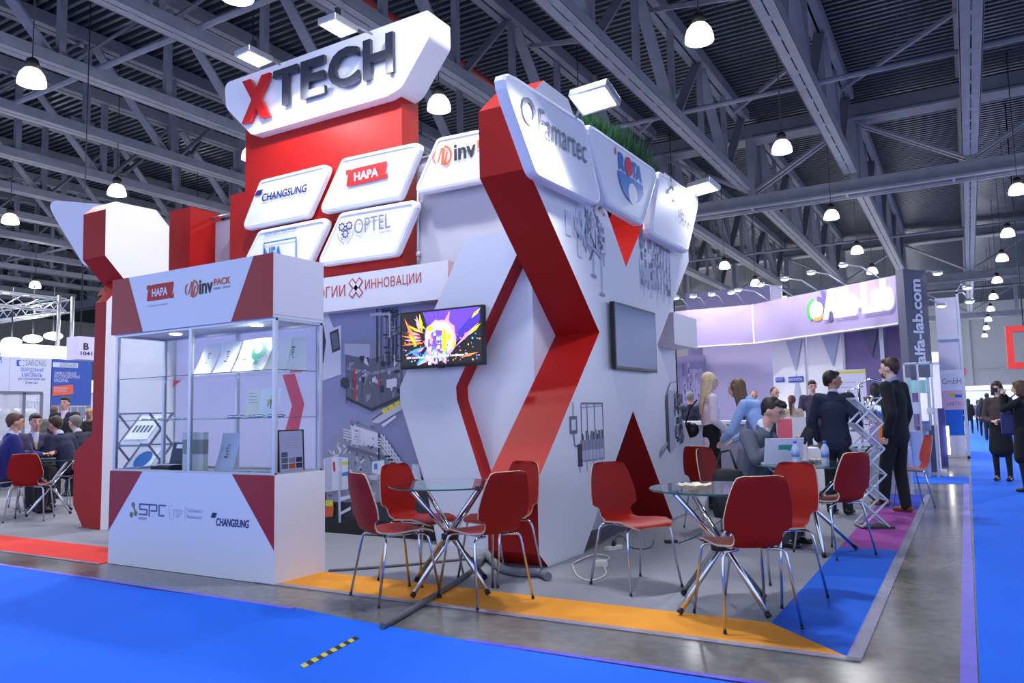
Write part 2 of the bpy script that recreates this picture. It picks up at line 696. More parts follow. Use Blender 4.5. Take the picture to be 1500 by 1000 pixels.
# thin struts and braces between the trusses
tie = MB().tube([(-60, 18.4, 8.62), (14, 18.4, 8.62)], .06, 6)
tag(tie.build('tie_rod', M_steel), 'thin grey steel tie crossing under the trusses of the first bay', 'tie rod', 'roof tie rods')
for yy, lb in ((9.2, 'thin grey steel tie crossing the trusses above the sign tower'), (37.5, 'thin grey steel tie crossing the trusses of the second bay')):
    t = MB().tube([(-60, yy, 8.62), (14, yy, 8.62)], .06, 6)
    tag(t.build('tie_rod', M_steel), lb, 'tie rod', 'roof tie rods')
ORD = ['first', 'second', 'third', 'fourth', 'fifth', 'sixth', 'seventh', 'eighth', 'ninth', 'tenth', 'eleventh', 'twelfth', 'thirteenth', 'fourteenth', 'fifteenth', 'sixteenth', 'seventeenth', 'eighteenth']
for k, x in enumerate(TX[1:9]):
    for a, b_, lb in (((x, 14.0, 8.75), (x-3.2, 16.8, 10.6), 'rising to the left'), ((x, 20.9, 10.7), (x-3.2, 24.5, 10.7), 'flat under the deck')):
        t = MB().bar(a, b_, .1, .1)
        tag(t.build('cross_brace', M_steel), 'grey steel brace %s in the %s roof bay from the right' % (lb, ORD[k]), 'brace', 'roof cross braces')

# pendant lamps
M_dome = mat('lamp_dome_glow', (255, 252, 228), .3, emit=3.2)


def pendant():
    t = thing('pendant_lamp', 'x', 'lamp', (0, 0, 7), group='pendant lamps under the roof')
    MB().lathe([(.02, 7.0), (.14, 7.0), (.225, 7.02), (.22, 7.10), (.19, 7.20), (.13, 7.28), (.08, 7.3)], n=24).build('lamp_dome', M_dome, t)
    MB().lathe([(.08, 7.3), (.10, 7.32), (.11, 7.40), (.09, 7.46), (.03, 7.50)], n=16).build('lamp_housing', M_black, t)
    MB().tube([(0, 0, 7.5), (0, 0, 11.12)], .012, 5).build('cord', M_dark, t)
    return t


pn = pendant()
PEND = []
for i, x in enumerate((-3.3, -8.35, 1.55, -13.5, -18.5, -23.6, -28.7, -34.1)):
    for j, yy in enumerate((6.95, 11.7, 18., 25.4, 31.8, 37.2, 43.8, 50.5, 57, 64, 71, 79)):  # deepest rows of lamps are added to brighten the back wall
        if (x, j) in ((1.55, 0), (1.55, 1), (1.55, 2), (-3.3, 0)) or (x < -20 and j in (0,)):
            continue
        PEND.append((x, yy))
rows = {-3.3: 'over the red X wall', -8.35: 'over the sign tower', 1.55: 'over the right aisle', -13.5: 'just left of the tower',
        -18.5: 'over the left red column', -23.6: 'fourth left of the tower', -28.7: 'fifth left of the tower', -34.1: 'farthest left'}
YS = [6.95, 11.7, 18., 25.4, 31.8, 37.2, 43.8, 50.5, 57, 64, 71, 79]
PEND.append((-3.3, 5.0))
YS.append(5.0)
for i, (x, yy) in enumerate(PEND):
    lb = 'glowing dome pendant lamp in the row ' + rows[x] + ', ' + TORD[YS.index(yy)] + ' in depth'
    if i == 0:
        pn.location = (x, yy, 7)
        pn['label'] = lb
    else:
        copy_tree(pn, (x, yy, 7), label=lb)
    lamp('POINT', 'pendant_light', (x, yy, 6.8), 200 if (x < -30 or yy > 55) else 42, (.88, .9, 1.0), size=.25)
    lamp('SPOT', 'pendant_beam', (x, yy, 6.9), 450 if yy < 60 else 900, (.95, .94, 1.0), aim=(x, yy, 0), size=.25, angle=2.7, blend=.6)
rp_ = MB().tube([(-9.6, 2, 9.3), (-9.6, 25.6, 9.3)], .07, 8)
tag(rp_.build('sprinkler_pipe', mat('pipe_red', (140, 40, 38), .5)), 'red pipe running along the roof above the tower', 'pipe')
# ================================================================== THE MAIN STAND
XF, XB = -2.98, -3.45           # white face and back of the big X wall
# ---- the box room behind the X and the screen panel
YB = 6.29
bx = thing('storage_room', 'white panelled box room in the middle of the stand, behind the red and white X wall', 'room', (-5, 8.4, 0))
bw = MB()
bw.box((-4.38, YB, 0), (XB, YB+.05, 2.72)).box((-4.05, YB, 2.72), (XB, YB+.05, 2.95))
bw.box((XB-.05, YB+.05, 0), (XB, 10.4, 2.9))
bw.box((-4.9, 10.35, 0), (XB, 10.4, 2.9))
bw.build('wall_panel', mat('blueish_white_panel', (214, 216, 228), .5), bx)
fb = MB().box((XB, 9.35, 2.05), (-3.12, 10.3, 2.45))
fb.build('fascia_block', M_white, bx)

# ---- backdrop with printed machines
bd = thing('backdrop_wall', 'blue grey backdrop wall printed with packaging machines, behind the display case', 'wall', (-6.6, YB+.1, 0))
M_bd = mat('backdrop_print', (140, 144, 182), .55, vary=.05, scale=.8)
MB().box((-6.2, YB, .16), (-4.4, YB+.08, 2.735)).build('panel', M_bd, bd)
MB().box((-8.6, YB, .16), (-6.202, YB+.08, 2.735)).build('plain_panel', mat('lilac_white_panel', (214, 208, 232), .5), bd)
MB().box((-8.6, YB-.02, 0), (-4.46, YB+.08, .16)).build('plinth', M_black, bd)
F = FY(YB)
pr = MB()
pr.rect(F, -6.2, .16, -4.5, .62, .002, 0)


def px2(fr, pts):
    return [fr.px(*p) for p in pts]


def machine(mb, fr, box, seed, kind=0):
    """a printed picture of a machine inside box=(u0,v0,u1,v1) of a wall plane"""
    rn = random.Random(seed)
    u0, v0, u1, v1 = box
    W, Hh = u1-u0, v1-v0
    q = lambda a, b: (u0+a*W, v0+b*Hh)
    ly = .003

    def R_(a, b, c, d_, m, w_=None):
        nonlocal ly
        ly += .00006
        mb.rect(fr, *q(a, b), *q(c, d_), w_ or ly, m)

    def Ln(a, b, c, d_, t, m):
        nonlocal ly
        ly += .00006
        mb.line(fr, q(a, b), q(c, d_), t*W, ly, m)
    # body cabinet
    if kind == 0:      # tall frame on cabinet, control box on a pole
        R_(.28, .14, 1., .45, 2)
        R_(.3, .16, .98, .3, 3)
        for i in range(6):
            Ln(.3+.11*i, .15, .3+.11*i, .42, .01, 1)
        for x in (.33, .5, .72, .98):
            Ln(x, .45, x, .98, .02, 1)
        Ln(.33, .98, .98, .98, .02, 1)
        Ln(.33, .92, .98, .94, .012, 2)
        for i in range(28):
            x = rn.uniform(.32, .92)
            R_(x, .45, x+.04, rn.uniform(.5, .6), rn.choice((0, 1, 1, 2)))
        R_(.0, .55, .2, .8, 1)
        R_(.04, .6, .16, .75, 4)
        Ln(.1, .8, .1, 1., .015, 1)
        Ln(.1, .55, .12, .38, .02, 1)
        Ln(.12, .38, .3, .36, .02, 1)
        R_(.2, .08, .32, .4, 0)
        for x in (.25, .45, .65, .9):
            Ln(x, .14, x, .0, .012, 1)
    elif kind == 1:    # tall column with shelf and feet
        R_(.25, .45, .55, 1., 4)
        R_(.55, .5, .68, .97, 3)
        R_(.2, .42, .95, .62, 3)
        for i in range(60):
            a, b = rn.uniform(.45, .92), rn.uniform(.38, .92)
            Ln(a, b, a+rn.uniform(-.1, .1), b+rn.uniform(-.12, .12), .028, rn.choice((0, 1, 1, 2, 3)))
        for i in range(30):
            a, b = rn.uniform(.15, .9), rn.uniform(.38, .6)
            R_(a, b, a+rn.uniform(.02, .06), b+rn.uniform(.03, .09), rn.choice((0, 1, 2, 3)))
        for i in range(10):
            a, b = rn.uniform(.3, .9), rn.uniform(.9, .98)
            Ln(a, b, a+.1, b-.02, .012, 2)
        R_(.0, .42, .12, .62, 3)
        Ln(.2, .5, .85, .34, .035, 2)
        for i in range(12):
            a = rn.uniform(.2, .85)
            R_(a, .38, a+.03, rn.uniform(.42, .6), rn.choice((1, 2)))
        Ln(.3, .42, .3, .28, .1, 3)
        for a, b in ((.62, .16), (.82, .02)):
            Ln(a, .36, a, b, .02, 2)
            Ln(a-.06, b, a+.06, b, .03, 1)
    elif kind == 2:    # long filling line
        R_(.0, .1, .98, .55, 3)
        R_(.02, .14, .5, .46, 2)
        for i in range(70):
            a, b = rn.uniform(0, .93), rn.uniform(.12, .8)
            R_(a, b, a+rn.uniform(.02, .07), b+rn.uniform(.03, .14), rn.choice((0, 1, 1, 2, 3)))
        R_(.5, .3, .97, .85, 3)
        for i in range(40):
            a, b = rn.uniform(.5, .93), rn.uniform(.3, .8)
            Ln(a, b, a+rn.uniform(0, .06), b+rn.uniform(.0, .15), .02, rn.choice((0, 1, 2, 4)))
        for a in (.53, .63, .73, .83, .93):
            Ln(a, .12, a, .86, .015, 1)
        Ln(.5, .86, .97, .84, .02, 1)
        R_(.02, .7, .1, .98, 1)
        R_(.27, .68, .38, .98, 3)
        R_(.29, .74, .36, .88, 1)
        for a in (.1, .3, .5, .7, .9):
            Ln(a, .1, a, .0, .015, 2)
    else:              # perspective cabinet with tubing
        mb.flat(fr, [q(.28, .12), q(.4, .04), q(.4, .86), q(.28, .72)], .0031, 0)
        mb.flat(fr, [q(.4, .04), q(.62, .12), q(.62, .85), q(.4, .86)], .0032, 3)
        ly = .0034
        for i in range(80):
            a, b = rn.uniform(.6, .9), rn.uniform(.12, .78)
            R_(a, b, a+rn.uniform(.02, .08), b+rn.uniform(.03, .1), rn.choice((0, 1, 1, 2)))
        Ln(.28, .75, .5, .95, .02, 1)
        Ln(.5, .95, .85, .99, .012, 2)
        Ln(.85, .99, .9, .5, .012, 2)
        Ln(.0, .04, .25, .14, .06, 2)
        Ln(.05, .1, .3, .18, .03, 3)


# big tall packaging machine, left of the screen
def pxr(a, b, c, d_):
    p, q = F.px(a, b), F.px(c, d_)
    return p[0], q[1], q[0], p[1]


ly = [.004]


def PQ(pts, m, mb=None):
    ly[0] += .00008
    (mb or pr).flat(F, px2(F, pts), ly[0], m)


def PL_(a, b, t, m, mb=None):
    ly[0] += .00008
    p, q = F.px(*a), F.px(*b)
    (mb or pr).line(F, p, q, t, ly[0], m)


rn = random.Random(5)
PQ([(466, 455), (478, 452), (489, 480), (500, 476), (500, 548), (466, 560)], 4)
PQ([(483, 487), (496, 481), (499, 512), (487, 517)], 0)
PQ([(485, 490), (494, 486), (497, 508), (489, 512)], 1)
PQ([(466, 480), (474, 476), (478, 500), (474, 532), (466, 534)], 0)
PQ([(466, 495), (470, 495), (470, 525), (466, 525)], 4)
PQ([(505, 503), (528, 495), (562, 499), (562, 505), (542, 503)], 2)
PQ([(505, 503), (542, 504), (542, 526), (505, 519)], 3)
PQ([(542, 503), (563, 499), (563, 520), (542, 526)], 2)
PQ([(506, 519), (542, 526), (563, 520), (590, 522), (590, 590), (545, 600), (508, 583)], 1)
for i in range(46):
    a, b = rn.uniform(508, 585), rn.uniform(520, 580)
    PQ([(a, b), (a+rn.uniform(2, 8), b-.5), (a+rn.uniform(2, 8), b+rn.uniform(3, 12)), (a, b+rn.uniform(3, 12))], rn.choice((0, 0, 1, 2, 2, 3, 4)))
PQ([(508, 537), (545, 545), (590, 535), (590, 540), (545, 549), (508, 541)], 2)
for a in (508, 516, 530, 545, 557, 566, 588):
    PL_((a, 535), (a, 590 if a != 545 else 603), .018, 1)
PL_((520, 540), (521, 587), .025, 9)
PL_((556, 553), (556, 568), .025, 9)
PL_((508, 583), (545, 600), .03, 0)
PL_((545, 600), (590, 580), .03, 0)
PQ([(567, 556), (582, 554), (582, 566), (567, 568)], 4)
for a in (553, 559, 565, 570, 576, 581, 586):
    PL_((a, 458+rn.uniform(-10, 4)), (a, 530), .02, rn.choice((1, 2, 3, 0)))
for i in range(34):
    a, b = rn.uniform(562, 588), rn.uniform(455, 530)
    PL_((a, b), (a+rn.uniform(3, 9), b+rn.uniform(-1, 1)), .02, rn.choice((0, 1, 2, 0)))
PL_((543, 461), (572, 459), .035, 3)
PL_((572, 459), (572, 495), .025, 3)
for a in (560, 565, 572, 580):
    PQ([(a, 446), (a+4, 446), (a+4, 458), (a, 458)], 0)
    PQ([(a-1, 450), (a+5, 450), (a+5, 453), (a-1, 453)], 6)
PQ([(500, 556), (505, 552), (511, 556), (512, 566), (506, 569), (500, 565)], 0)
PQ([(545, 612), (585, 588), (590, 592), (590, 600), (556, 620), (548, 619)], 3)
PQ([(545, 613), (590, 584), (590, 587), (547, 616)], 1)
for i in range(3):
    a = 560+i*9
    PQ([(a, 600-i*5), (a+8, 596-i*5), (a+10, 602-i*5), (a+3, 607-i*5)], 5 if i == 9 else 7)
PQ([(560, 622), (580, 608), (582, 611), (563, 625)], 4)
# lower plant: vessels, platform, stairs
PQ([(478, 665), (486, 658), (490, 640), (505, 630), (508, 622), (520, 618), (550, 630), (560, 634), (565, 641), (600, 690), (606, 705), (606, 735), (480, 735)], 2)
PQ([(515, 622), (555, 634), (555, 655), (517, 650)], 4)
PQ([(520, 628), (530, 630), (530, 648), (520, 646)], 3)
for i in range(60):
    a, b = rn.uniform(482, 560), rn.uniform(650, 730)
    PL_((a, b), (a+rn.uniform(-6, 6), b+rn.uniform(-9, 9)), .02, rn.choice((0, 1, 1, 3, 4, 4)))
for i in range(26):
    a, b = rn.uniform(511, 552), rn.uniform(618, 655)
    PL_((a, b), (a+rn.uniform(-3, 3), b+rn.uniform(-6, 6)), .018, rn.choice((1, 3, 4, 4)))
PQ([(512, 652), (565, 668), (565, 673), (512, 658)], 1)
PQ([(476, 672), (490, 668), (512, 670), (512, 716), (476, 720)], 4)
PQ([(478, 670), (488, 669), (488, 717), (478, 718)], 3)
PQ([(498, 671), (503, 671), (503, 716), (498, 716)], 3)
PQ([(503, 676), (512, 676), (512, 680), (503, 681)], 7)
PQ([(503, 692), (513, 690), (513, 696), (503, 697)], 6)
PL_((491, 676), (492, 690), .03, 9)
PL_((494, 668), (500, 690), .025, 4)
PL_((492, 704), (497, 716), .025, 4)
PQ([(479, 732), (490, 732), (490, 741), (479, 741)], 7)
PQ([(478, 742), (491, 741), (490, 756), (479, 757)], 5)
PL_((499, 716), (500, 765), .035, 3)
PQ([(500, 728), (516, 724), (516, 729), (500, 734)], 4)
PQ([(500, 750), (516, 741), (516, 746), (500, 754)], 4)
PQ([(547, 676), (565, 673), (566, 697), (547, 692)], 5 if 0 else 4)
PQ([(550, 679), (555, 678), (555, 687), (550, 687)], 6)
PQ([(540, 696), (558, 694), (552, 703), (545, 702)], 3)
PL_((557, 634), (557, 674), .02, 0)
for i in range(10):
    PL_((565+4.3*i, 638+6.2*i), (565+4.3*i, 655+6.5*i), .016, 4)
for k in range(3):
    PL_((560, 636+k*6), (606, 700+k*7), .016, 4)
PL_((562, 658), (600, 712), .03, 3)
for i in range(9):
    PL_((566+4*i, 668+5*i), (574+4*i, 668+5*i), .02, 0)
for k in range(4):
    PL_((505, 640-4*k), (560, 655-4*k), .012, 4)
PQ([(606, 679), (616, 680), (620, 704), (606, 700)], 4)
cv = MB()
for q_ in ([(226, 583), (234, 583), (234, 634), (226, 634)], [(226, 583), (234, 583), (272, 552), (258, 552)], [(232, 550), (245, 553), (243, 560)], [(414, 549), (432, 547), (446, 592), (428, 594)], [(428, 594), (446, 592), (434, 645), (414, 645)]):
    cv.flat(F, px2(F, q_), .002+.0001*len(cv.f), 0)
cv.build('chevron_print', mat('chevron_pink', (205, 70, 100), .5), bd)
pr.build('machine_print', PR, bd)

# ---- text band across the top of the backdrop
tb = thing('fascia_band', 'white fascia band with red lettering across the top of the printed backdrop', 'sign', (-6.5, 6.2, 2.35))
MB().box((-8.6, 6.14, 2.36), (-4.3, YB, 2.735)).build('panel', M_white, tb)
F2 = FY(6.14)
lt = MB()
u1, v1_ = F2.px(617, 405)
u0, v0_ = F2.px(535, 426)
lt.text(F2, 'ИННОВАЦИИ', u0, F2.px(535, 427)[1], u1-u0, .125, .003, 0)
e1 = F2.px(508, 420)[0]
lt.text(F2, 'ТЕХНОЛОГИИ', e1-1.02, F2.px(508, 433)[1], 1.0, .125, .003, 0)
lt.build('lettering', M_redp, tb)
cx, cy = F2.px(521.5, 421.5)
xs = MB()
M_xw = M_white
for sgn in (1, -1):
    xs.line(F2, (cx-.075, cy-.085*sgn), (cx+.075, cy+.085*sgn), .075, .003, 0)
for sgn in (1, -1):
    xs.line(F2, (cx-.067, cy-.076*sgn), (cx+.067, cy+.076*sgn), .05, .0042, 1)
xs.build('x_emblem', [M_redp, M_white], tb)

# ---- zigzag panel carrying the screen
zz = thing('zigzag_panel', 'white zigzag panel with red edge carrying the colourful screen', 'panel', (-4.3, 6.2, 0))
FZZ = FY(6.09)
pts = px2(FZZ, [(683, 347), (740, 339), (757, 373), (668, 566), (669, 585), (706, 703)]) + [(-3.74, 0), (-4.43, 0)] + px2(FZZ, [(625, 716), (586, 588), (586, 566)])
MB().prism(FZZ, pts, -.2, 0, 0, 1).build('panel', [mat('pale_blue_white', (208, 212, 226), .5), M_red], zz)

# ---- the big X wall
xw = thing('x_wall', 'huge X shaped wall with white face and red edges at the right of the stand', 'wall', (-3.2, 7.5, 0))
FXW = FX(XF)
TOPZ = 4.08
pts = [(5.60, 0), (5.44, .13), (5.44, .69), (6.74, 1.98), (5.41, 3.22), (5.41, 3.80), (5.72, TOPZ),
       (6.20, TOPZ), (7.47, 2.72), (8.80, TOPZ), (9.35, TOPZ), (9.62, 3.8), (9.62, 3.12), (8.33, 1.97),
       (9.60, .62), (9.60, .1), (9.5, 0), (8.62, 0), (7.52, 1.23), (6.24, 0)]
MB().prism(FXW, pts, XB-XF+.001, 0, 0, 1).build('panel', [M_white, M_red], xw)
for k, (a, b, c, d_) in enumerate(((830, 420, 888, 318), (938, 432, 981, 353), (836, 694, 884, 622), (966, 672, 1001, 610))):
    pa, pb = FXW.px(a, b), FXW.px(c, d_)
    mp = MB()
    machine(mp, FXW, (pa[0], pa[1], pb[0], pa[1]+(pb[0]-pa[0])*(1.2, .72, .85, 1.0)[k]), 11+k, (1, 2, 0, 3)[k])
    mp.build('machine_print', [G2, G3, G4, G5, G5, M_orange, M_bluep] if k < 2 else PR, xw)

# ---- lightboxes
def lightbox(name, label, fr, px, r, th=.09, group='rounded logo lightboxes', m=None):
    t = thing(name, label, 'lightbox', fr.p(*fr.px(*px[0]), -th), group=group)
    q = px2(fr, px)
    outl = [rounded(q, r, inset=i) for i in (0, 0, .012, .04, .05)]
    ws = (-th, -.03, -.008, 0, -.012)
    mb = MB()
    n = len(outl[0])
    for o_, w_ in zip(outl, ws):
        mb.v += [fr.p(u, v, w_) for u, v in o_]
    for i in range(len(ws)-1):
        for k in range(n):
            mb.f.append((i*n+k, i*n+(k+1) % n, (i+1)*n+(k+1) % n, (i+1)*n+k))
            mb.m.append(0)
            mb.s.append(False)
    mb.f.append(tuple(range(n))[::-1])
    mb.m.append(0)
    mb.s.append(False)
    mb.build('frame', M_whitebox, t)
    pn_ = MB()
    o_ = outl[-1]
    pn_.flat(fr, o_, -.011, 0)
    pn_.build('face_panel', m or M_whitebox, t)
    return t


FT = FY(6.38)       # front of the tower plates
FXP = FX(-2.80)     # front of the X wall plates


def hapa(mb, fr, x0, y0, x1, y1, w=.003):
    W, Hh = x1-x0, y1-y0
    q = lambda a, b: (x0+a*W, y0+b*Hh)
    mb.flat(fr, rounded([q(.0, .0), q(.93, .0), q(1., 1.), q(.07, 1.)], [.12*Hh, .6*Hh, .12*Hh, .6*Hh]), w, 0)
    mb.flat(fr, [q(0, 1), q(.15, 1), q(0, .66)], w, 0)
    mb.flat(fr, [q(1, 0), q(.85, 0), q(1, .34)], w, 0)
    mb.text(fr, 'HAPA', *q(.2, .24), W*.58, Hh*.5, w+.001, 1, bold=.03)


def changsung(mb, fr, x0, y0, x1, y1, w=.003, m=0):
    W, Hh = x1-x0, y1-y0
    q = lambda a, b: (x0+a*W, y0+b*Hh)
    mb.flat(fr, [q(0, .6), q(.12, .6), q(.17, 1.), q(.045, 1.)], w, m)
    mb.text(fr, 'CHANGSUNG', *q(.145, 0), W*.855, Hh*.62, w, m, bold=.025, shear=.2)


def invpack(mb, fr, x0, y0, x1, y1, w=.003, mo=1, mk=0):
    """mo orange, mk black"""
    W, Hh = x1-x0, y1-y0
    cx_, cy_ = x0+.115*W, y0+.5*Hh
    r = .5*Hh
    mb.ring(fr, (cx_, cy_), r*.78, r, w, mo, 12, -1.2, 1.4)
    mb.line(fr, (cx_-r*.55, cy_-r*.5), (cx_-r*.1, cy_+r*.8), r*.16, w+.0005, mo)
    mb.line(fr, (cx_-r*.1, cy_-r*.8), (cx_+r*.1, cy_+r*.75), r*.28, w+.0006, mo)
    mb.line(fr, (cx_+r*.1, cy_-r*.9), (cx_+r*.5, cy_+r*.3), r*.2, w+.0007, mo)
    mb.ring(fr, (cx_-r*.15, cy_), r*.8, r*.9, w, mo, 10, 2.3, 3.9)
    mb.ring(fr, (cx_-r*.3, cy_), r*.8, r*.88, w, mo, 10, 2.5, 3.7)
    mb.text(fr, 'inv', x0+.28*W, y0+.16*Hh, W*.32, Hh*.75, w, mk, bold=.03)
    mb.text(fr, 'PACK', x0+.62*W, y0+.5*Hh, W*.38, Hh*.36, w, mo, bold=.03)
    mb.text(fr, 'INSIDE   GROUP', x0+.62*W, y0+.3*Hh, W*.38, Hh*.1, w, mk)


# tower lightboxes
GB = 'rounded logo lightboxes on the red tower'
t = lightbox('lightbox', 'white rounded lightbox with navy CHANGSUNG lettering, upper left on the red tower', FT, [(380, 263), (484, 237), (449, 318), (351, 338)], .09, group=GB)
l = MB()
x0, y0 = FT.px(373, 299)
x1, y1 = FT.px(450, 276)
changsung(l, FT, x0, y0+.01, x1, y0+.16)
l.build('logo', M_navy, t)
t = lightbox('lightbox', 'white rounded lightbox with red HAPA badge, upper right on the red tower', FT, [(500, 231), (619, 205), (584, 291), (463, 314)], .09, group=GB)
l = MB()
x0, y0 = FT.px(507, 270)
x1, y1 = FT.px(568, 236)
y0 = (FT.px(505, 273)[1]+FT.px(568, 262)[1])/2
hapa(l, FT, x0, y0, x1, y0+.19)
l.text(FT, 'a coesia company', x0+.03, y0-.075, .38, .035, .003, 2)
l.build('logo', [M_redp, M_white, M_inkl], t)
t = lightbox('lightbox', 'white rounded lightbox with thin grey OPTEL lettering, lower right on the red tower', FT, [(497, 311), (615, 290), (579, 374), (460, 391)], .09, group=GB)
l = MB()
x0, y0 = FT.px(519, 343)
x1, y1 = FT.px(572, 320)
l.text(FT, 'OPTEL', x0, y0, x1-x0, .165, .003, 0)
l.text(FT, 'Technologies for a better world', x0, y0-.075, x1-x0, .032, .003, 1)
cx, cy = FT.px(506, 338)
for a, b in ((-.05, .05), (.055, .05), (.0, -.035)):
    l.ring(FT, (cx+a, cy+b), .03, .042, .003, 2, 14)
    for k in range(8):
        an = k*PI/4
        l.disc(FT, (cx+a+.046*math.cos(an), cy+b+.046*math.sin(an)), .009, .0035, 2, 6)
for sg in (-1, 1):
    l.line(FT, (cx+sg*.02, cy-.15), (cx+sg*.1, cy-.08), .008, .003, 0)
    l.line(FT, (cx+sg*.1, cy-.08), (cx+sg*.12, cy-.01), .008, .003, 0)
    l.line(FT, (cx+sg*.03, cy-.1), (cx+sg*.08, cy-.06), .008, .003, 0)
l.build('logo', [M_inkg, M_inkl, M_navy], t)
t = lightbox('lightbox', 'white rounded lightbox with blue NFA lettering, half hidden behind the display case', FT, [(378, 337), (484, 316), (447, 396), (340, 414)], .09, group=GB)
l = MB()
x0, y0 = FT.px(387, 347)
x1, y1 = FT.px(434, 338)
l.text(FT, 'VISION INSPECTION SYSTEM', x0, y0, x1-x0, .05, .003, 1)
xa, ya = FT.px(387, 352)
xb, yb = FT.px(434, 345)
yy = (ya+yb)/2-.03
for a, b in (((xa, yy), (xb, yy)), ((xb, yy), (xb, yy-.42)), ((xa, yy), (xa, yy-.14)), ((xa, yy-.42), (xb, yy-.42))):
    l.line(FT, a, b, .016, .003, 1)
l.text(FT, 'NFA', xa, yy-.25, (xb-xa)*.57, .19, .003, 1, bold=.04)
l.flat(FT, [(xa+.22, yy-.32), (xa+.26, yy-.32), (xa+.24, yy-.2)], .004, 2)
l.build('logo', [M_inkl, M_bluep, M_redp], t)

FI = FY(6.42)
t = lightbox('lightbox', 'white rounded lightbox with orange and black invPACK logo, partly behind the X wall', FI, [(639, 201), (760, 176), (722, 262), (602, 286)], .09, group=GB)
l = MB()
x0, y0 = FI.px(638, 247)
x1, y1 = FI.px(700, 215)
invpack(l, FI, x0, y0, x0+(x1-x0)*1.6, y0+.23)
l.build('logo', [M_ink, M_orange], t)

# ---- the red tower
YT = 6.5
tw = thing('sign_tower', 'tall red tower behind the display case carrying the white sign', 'tower', (-6.4, 6.8, 0))
FTW = FY(YT)
xl, zt = FTW.px(360, 196)
xr = FTW.px(588, 131)[0]
xs_, zs = FTW.px(337, 286)
MB().box((xl, YT, 0), (xr, YT+.3, 4.85)).build('shaft', M_red, tw)
MB().box((xs_, YT+.003, 0), (xl, YT+.4, zs)).build('side_step', M_red, tw)

# sign
sg = thing('company_sign', 'big white sign board with XTECH letters on top of the red tower', 'sign', (-6.4, 6.5, 4.6))
FS = FY(6.36)
sp = [(329, 122), (629, 14), (630, 52), (588, 128), (566, 141), (369, 198), (331, 158)]
MB().prism(FS, rounded(px2(FS, sp), [.1, .05, .12, .2, .15, .15, .2]), -.38, 0, 0, 0).build('board', M_whitebox, sg)
lx = MB()
p0, p1 = FS.px(361, 184), FS.px(402, 113)
q0 = FS.px(402, 172)
zb = (p0[1]+q0[1])/2
zt_ = (FS.px(361, 123)[1]+FS.px(396, 111)[1])/2
u0, u1 = p0[0], p1[0]
tq = (u1-u0)*.3
lx.prism(FS, [(u0, zt_), (u0+tq, zt_), (u1, zb), (u1-tq, zb)], .03, .075, 0)
lx.prism(FS, [(u1-tq, zt_), (u1, zt_), (u0+tq, zb), (u0, zb)], .03, .0751, 0)
lx.build('letter_x', mat('sign_red', (205, 25, 25), .35), sg)
lt = MB()
a0 = FS.px(408, 107)
a1 = FS.px(582, 50)
b0 = FS.px(419, 158)
b1 = FS.px(581, 108)
zb = (b0[1]+b1[1])/2
ztp = (a0[1]+a1[1])/2
LU = FS.px(407, 110)[0]
for ch, (pa, pb) in zip('TECH', ((407, 442), (447, 482), (487, 531), (538, 582))):
    ua, ub = FS.px(pa, 110)[0], FS.px(pb, 90)[0]
    m_ = MB()
    m_.text(FS, ch, ua, zb, ub-ua, ztp-zb, .03, 0, bold=.03, ext=.045)
    m_.build('letter', mat('sign_letters', (62, 64, 78), .3, .3), sg)

# white frosted panel between tower and X wall, with its post
fp = thing('frosted_panel', 'pale frosted panel right of the red tower behind the invPACK lightbox', 'panel', (-4.3, 6.62, 2.6))
MB().box((-5.0, 6.6, 2.55), (-3.6, 6.63, 4.0)).build('panel', M_grey, fp)
pm = MB()
FP = FY(6.58)
ux = FP.px(612, 300)[0]
pm.tube([(ux, 6.58, 2.5), (ux, 6.58, 4.05)], .018, 8)
pm.tube([(ux-.1, 6.58, 4.0), (-3.6, 6.58, 4.0)], .016, 8)
for z in (2.95, 3.5, 4.0):
    pm.lathe([(.03, -.03), (.03, .03)], (ux, 6.58, z), 10)
pm.build('post', M_alu, fp)
gp = thing('frosted_panel', 'grey frosted panel between the left red pillar and the tower', 'panel', (-8.4, 6.9, 2.4))
MB().box((-8.82, 6.9, 0), (-7.9, 6.93, 3.9)).build('panel', M_grey, gp)
MB().tube([(-8.82, 6.86, 3.95), (-7.9, 6.86, 3.95)], .02, 8).build('rail', M_alu, gp)

# plates on the X wall
GX = 'rounded logo lightboxes on the X wall'
M_glowplate = M_whitebox
t = lightbox('lightbox', 'glaring white lightbox with thin famartec lettering, nearest on the X wall', FXP, [(729, 92), (858, 177), (886, 305), (787, 256)], .14, th=.1, group=GX)
MB().box((XF, 5.6, 3.5), (-2.9, 5.7, 3.6)).box((XF, 6.3, 3.5), (-2.9, 6.4, 3.6)).build('bracket', M_alu, t)
l = MB()
x0, y0 = FXP.px(791, 197)
x1, y1 = FXP.px(859, 226)
l.text(FXP, 'Famartec', x0, min(y0, y1)+.0, x1-x0, .22, .003, 0, spacing=1.05)
M_pl = mat('silver_print', (132, 130, 144), .5)
l.ring(FXP, (x0-.17, y0+.13), .07, .11, .003, 1, 18)
l.build('logo', [M_inkg, M_pl], t)
t = lightbox('lightbox', 'white lightbox with blue and red ROTA logo, middle one on the X wall', FXP, [(856, 173), (967, 251), (944, 331), (893, 300)], .12, th=.1, group=GX)
MB().box((XF, 6.75, 3.7), (-2.9, 6.85, 3.8)).box((XF, 8.6, 3.7), (-2.9, 8.7, 3.8)).build('bracket', M_alu, t)
l = MB()
x0, y0 = FXP.px(907, 255)
x1, y1 = FXP.px(940, 256)
W_ = x1-x0
yb_ = FXP.px(908, 250)[1]+.02
M_rota = mat('rota_red', (225, 60, 95), .5)
LH = .17
l.text(FXP, 'R', x0, yb_, W_*.27, LH, .003, 0, bold=.05)
l.disc(FXP, (x0+W_*.42, yb_+LH*.5), W_*.155, .003, 1, 24, ry=LH*.58)
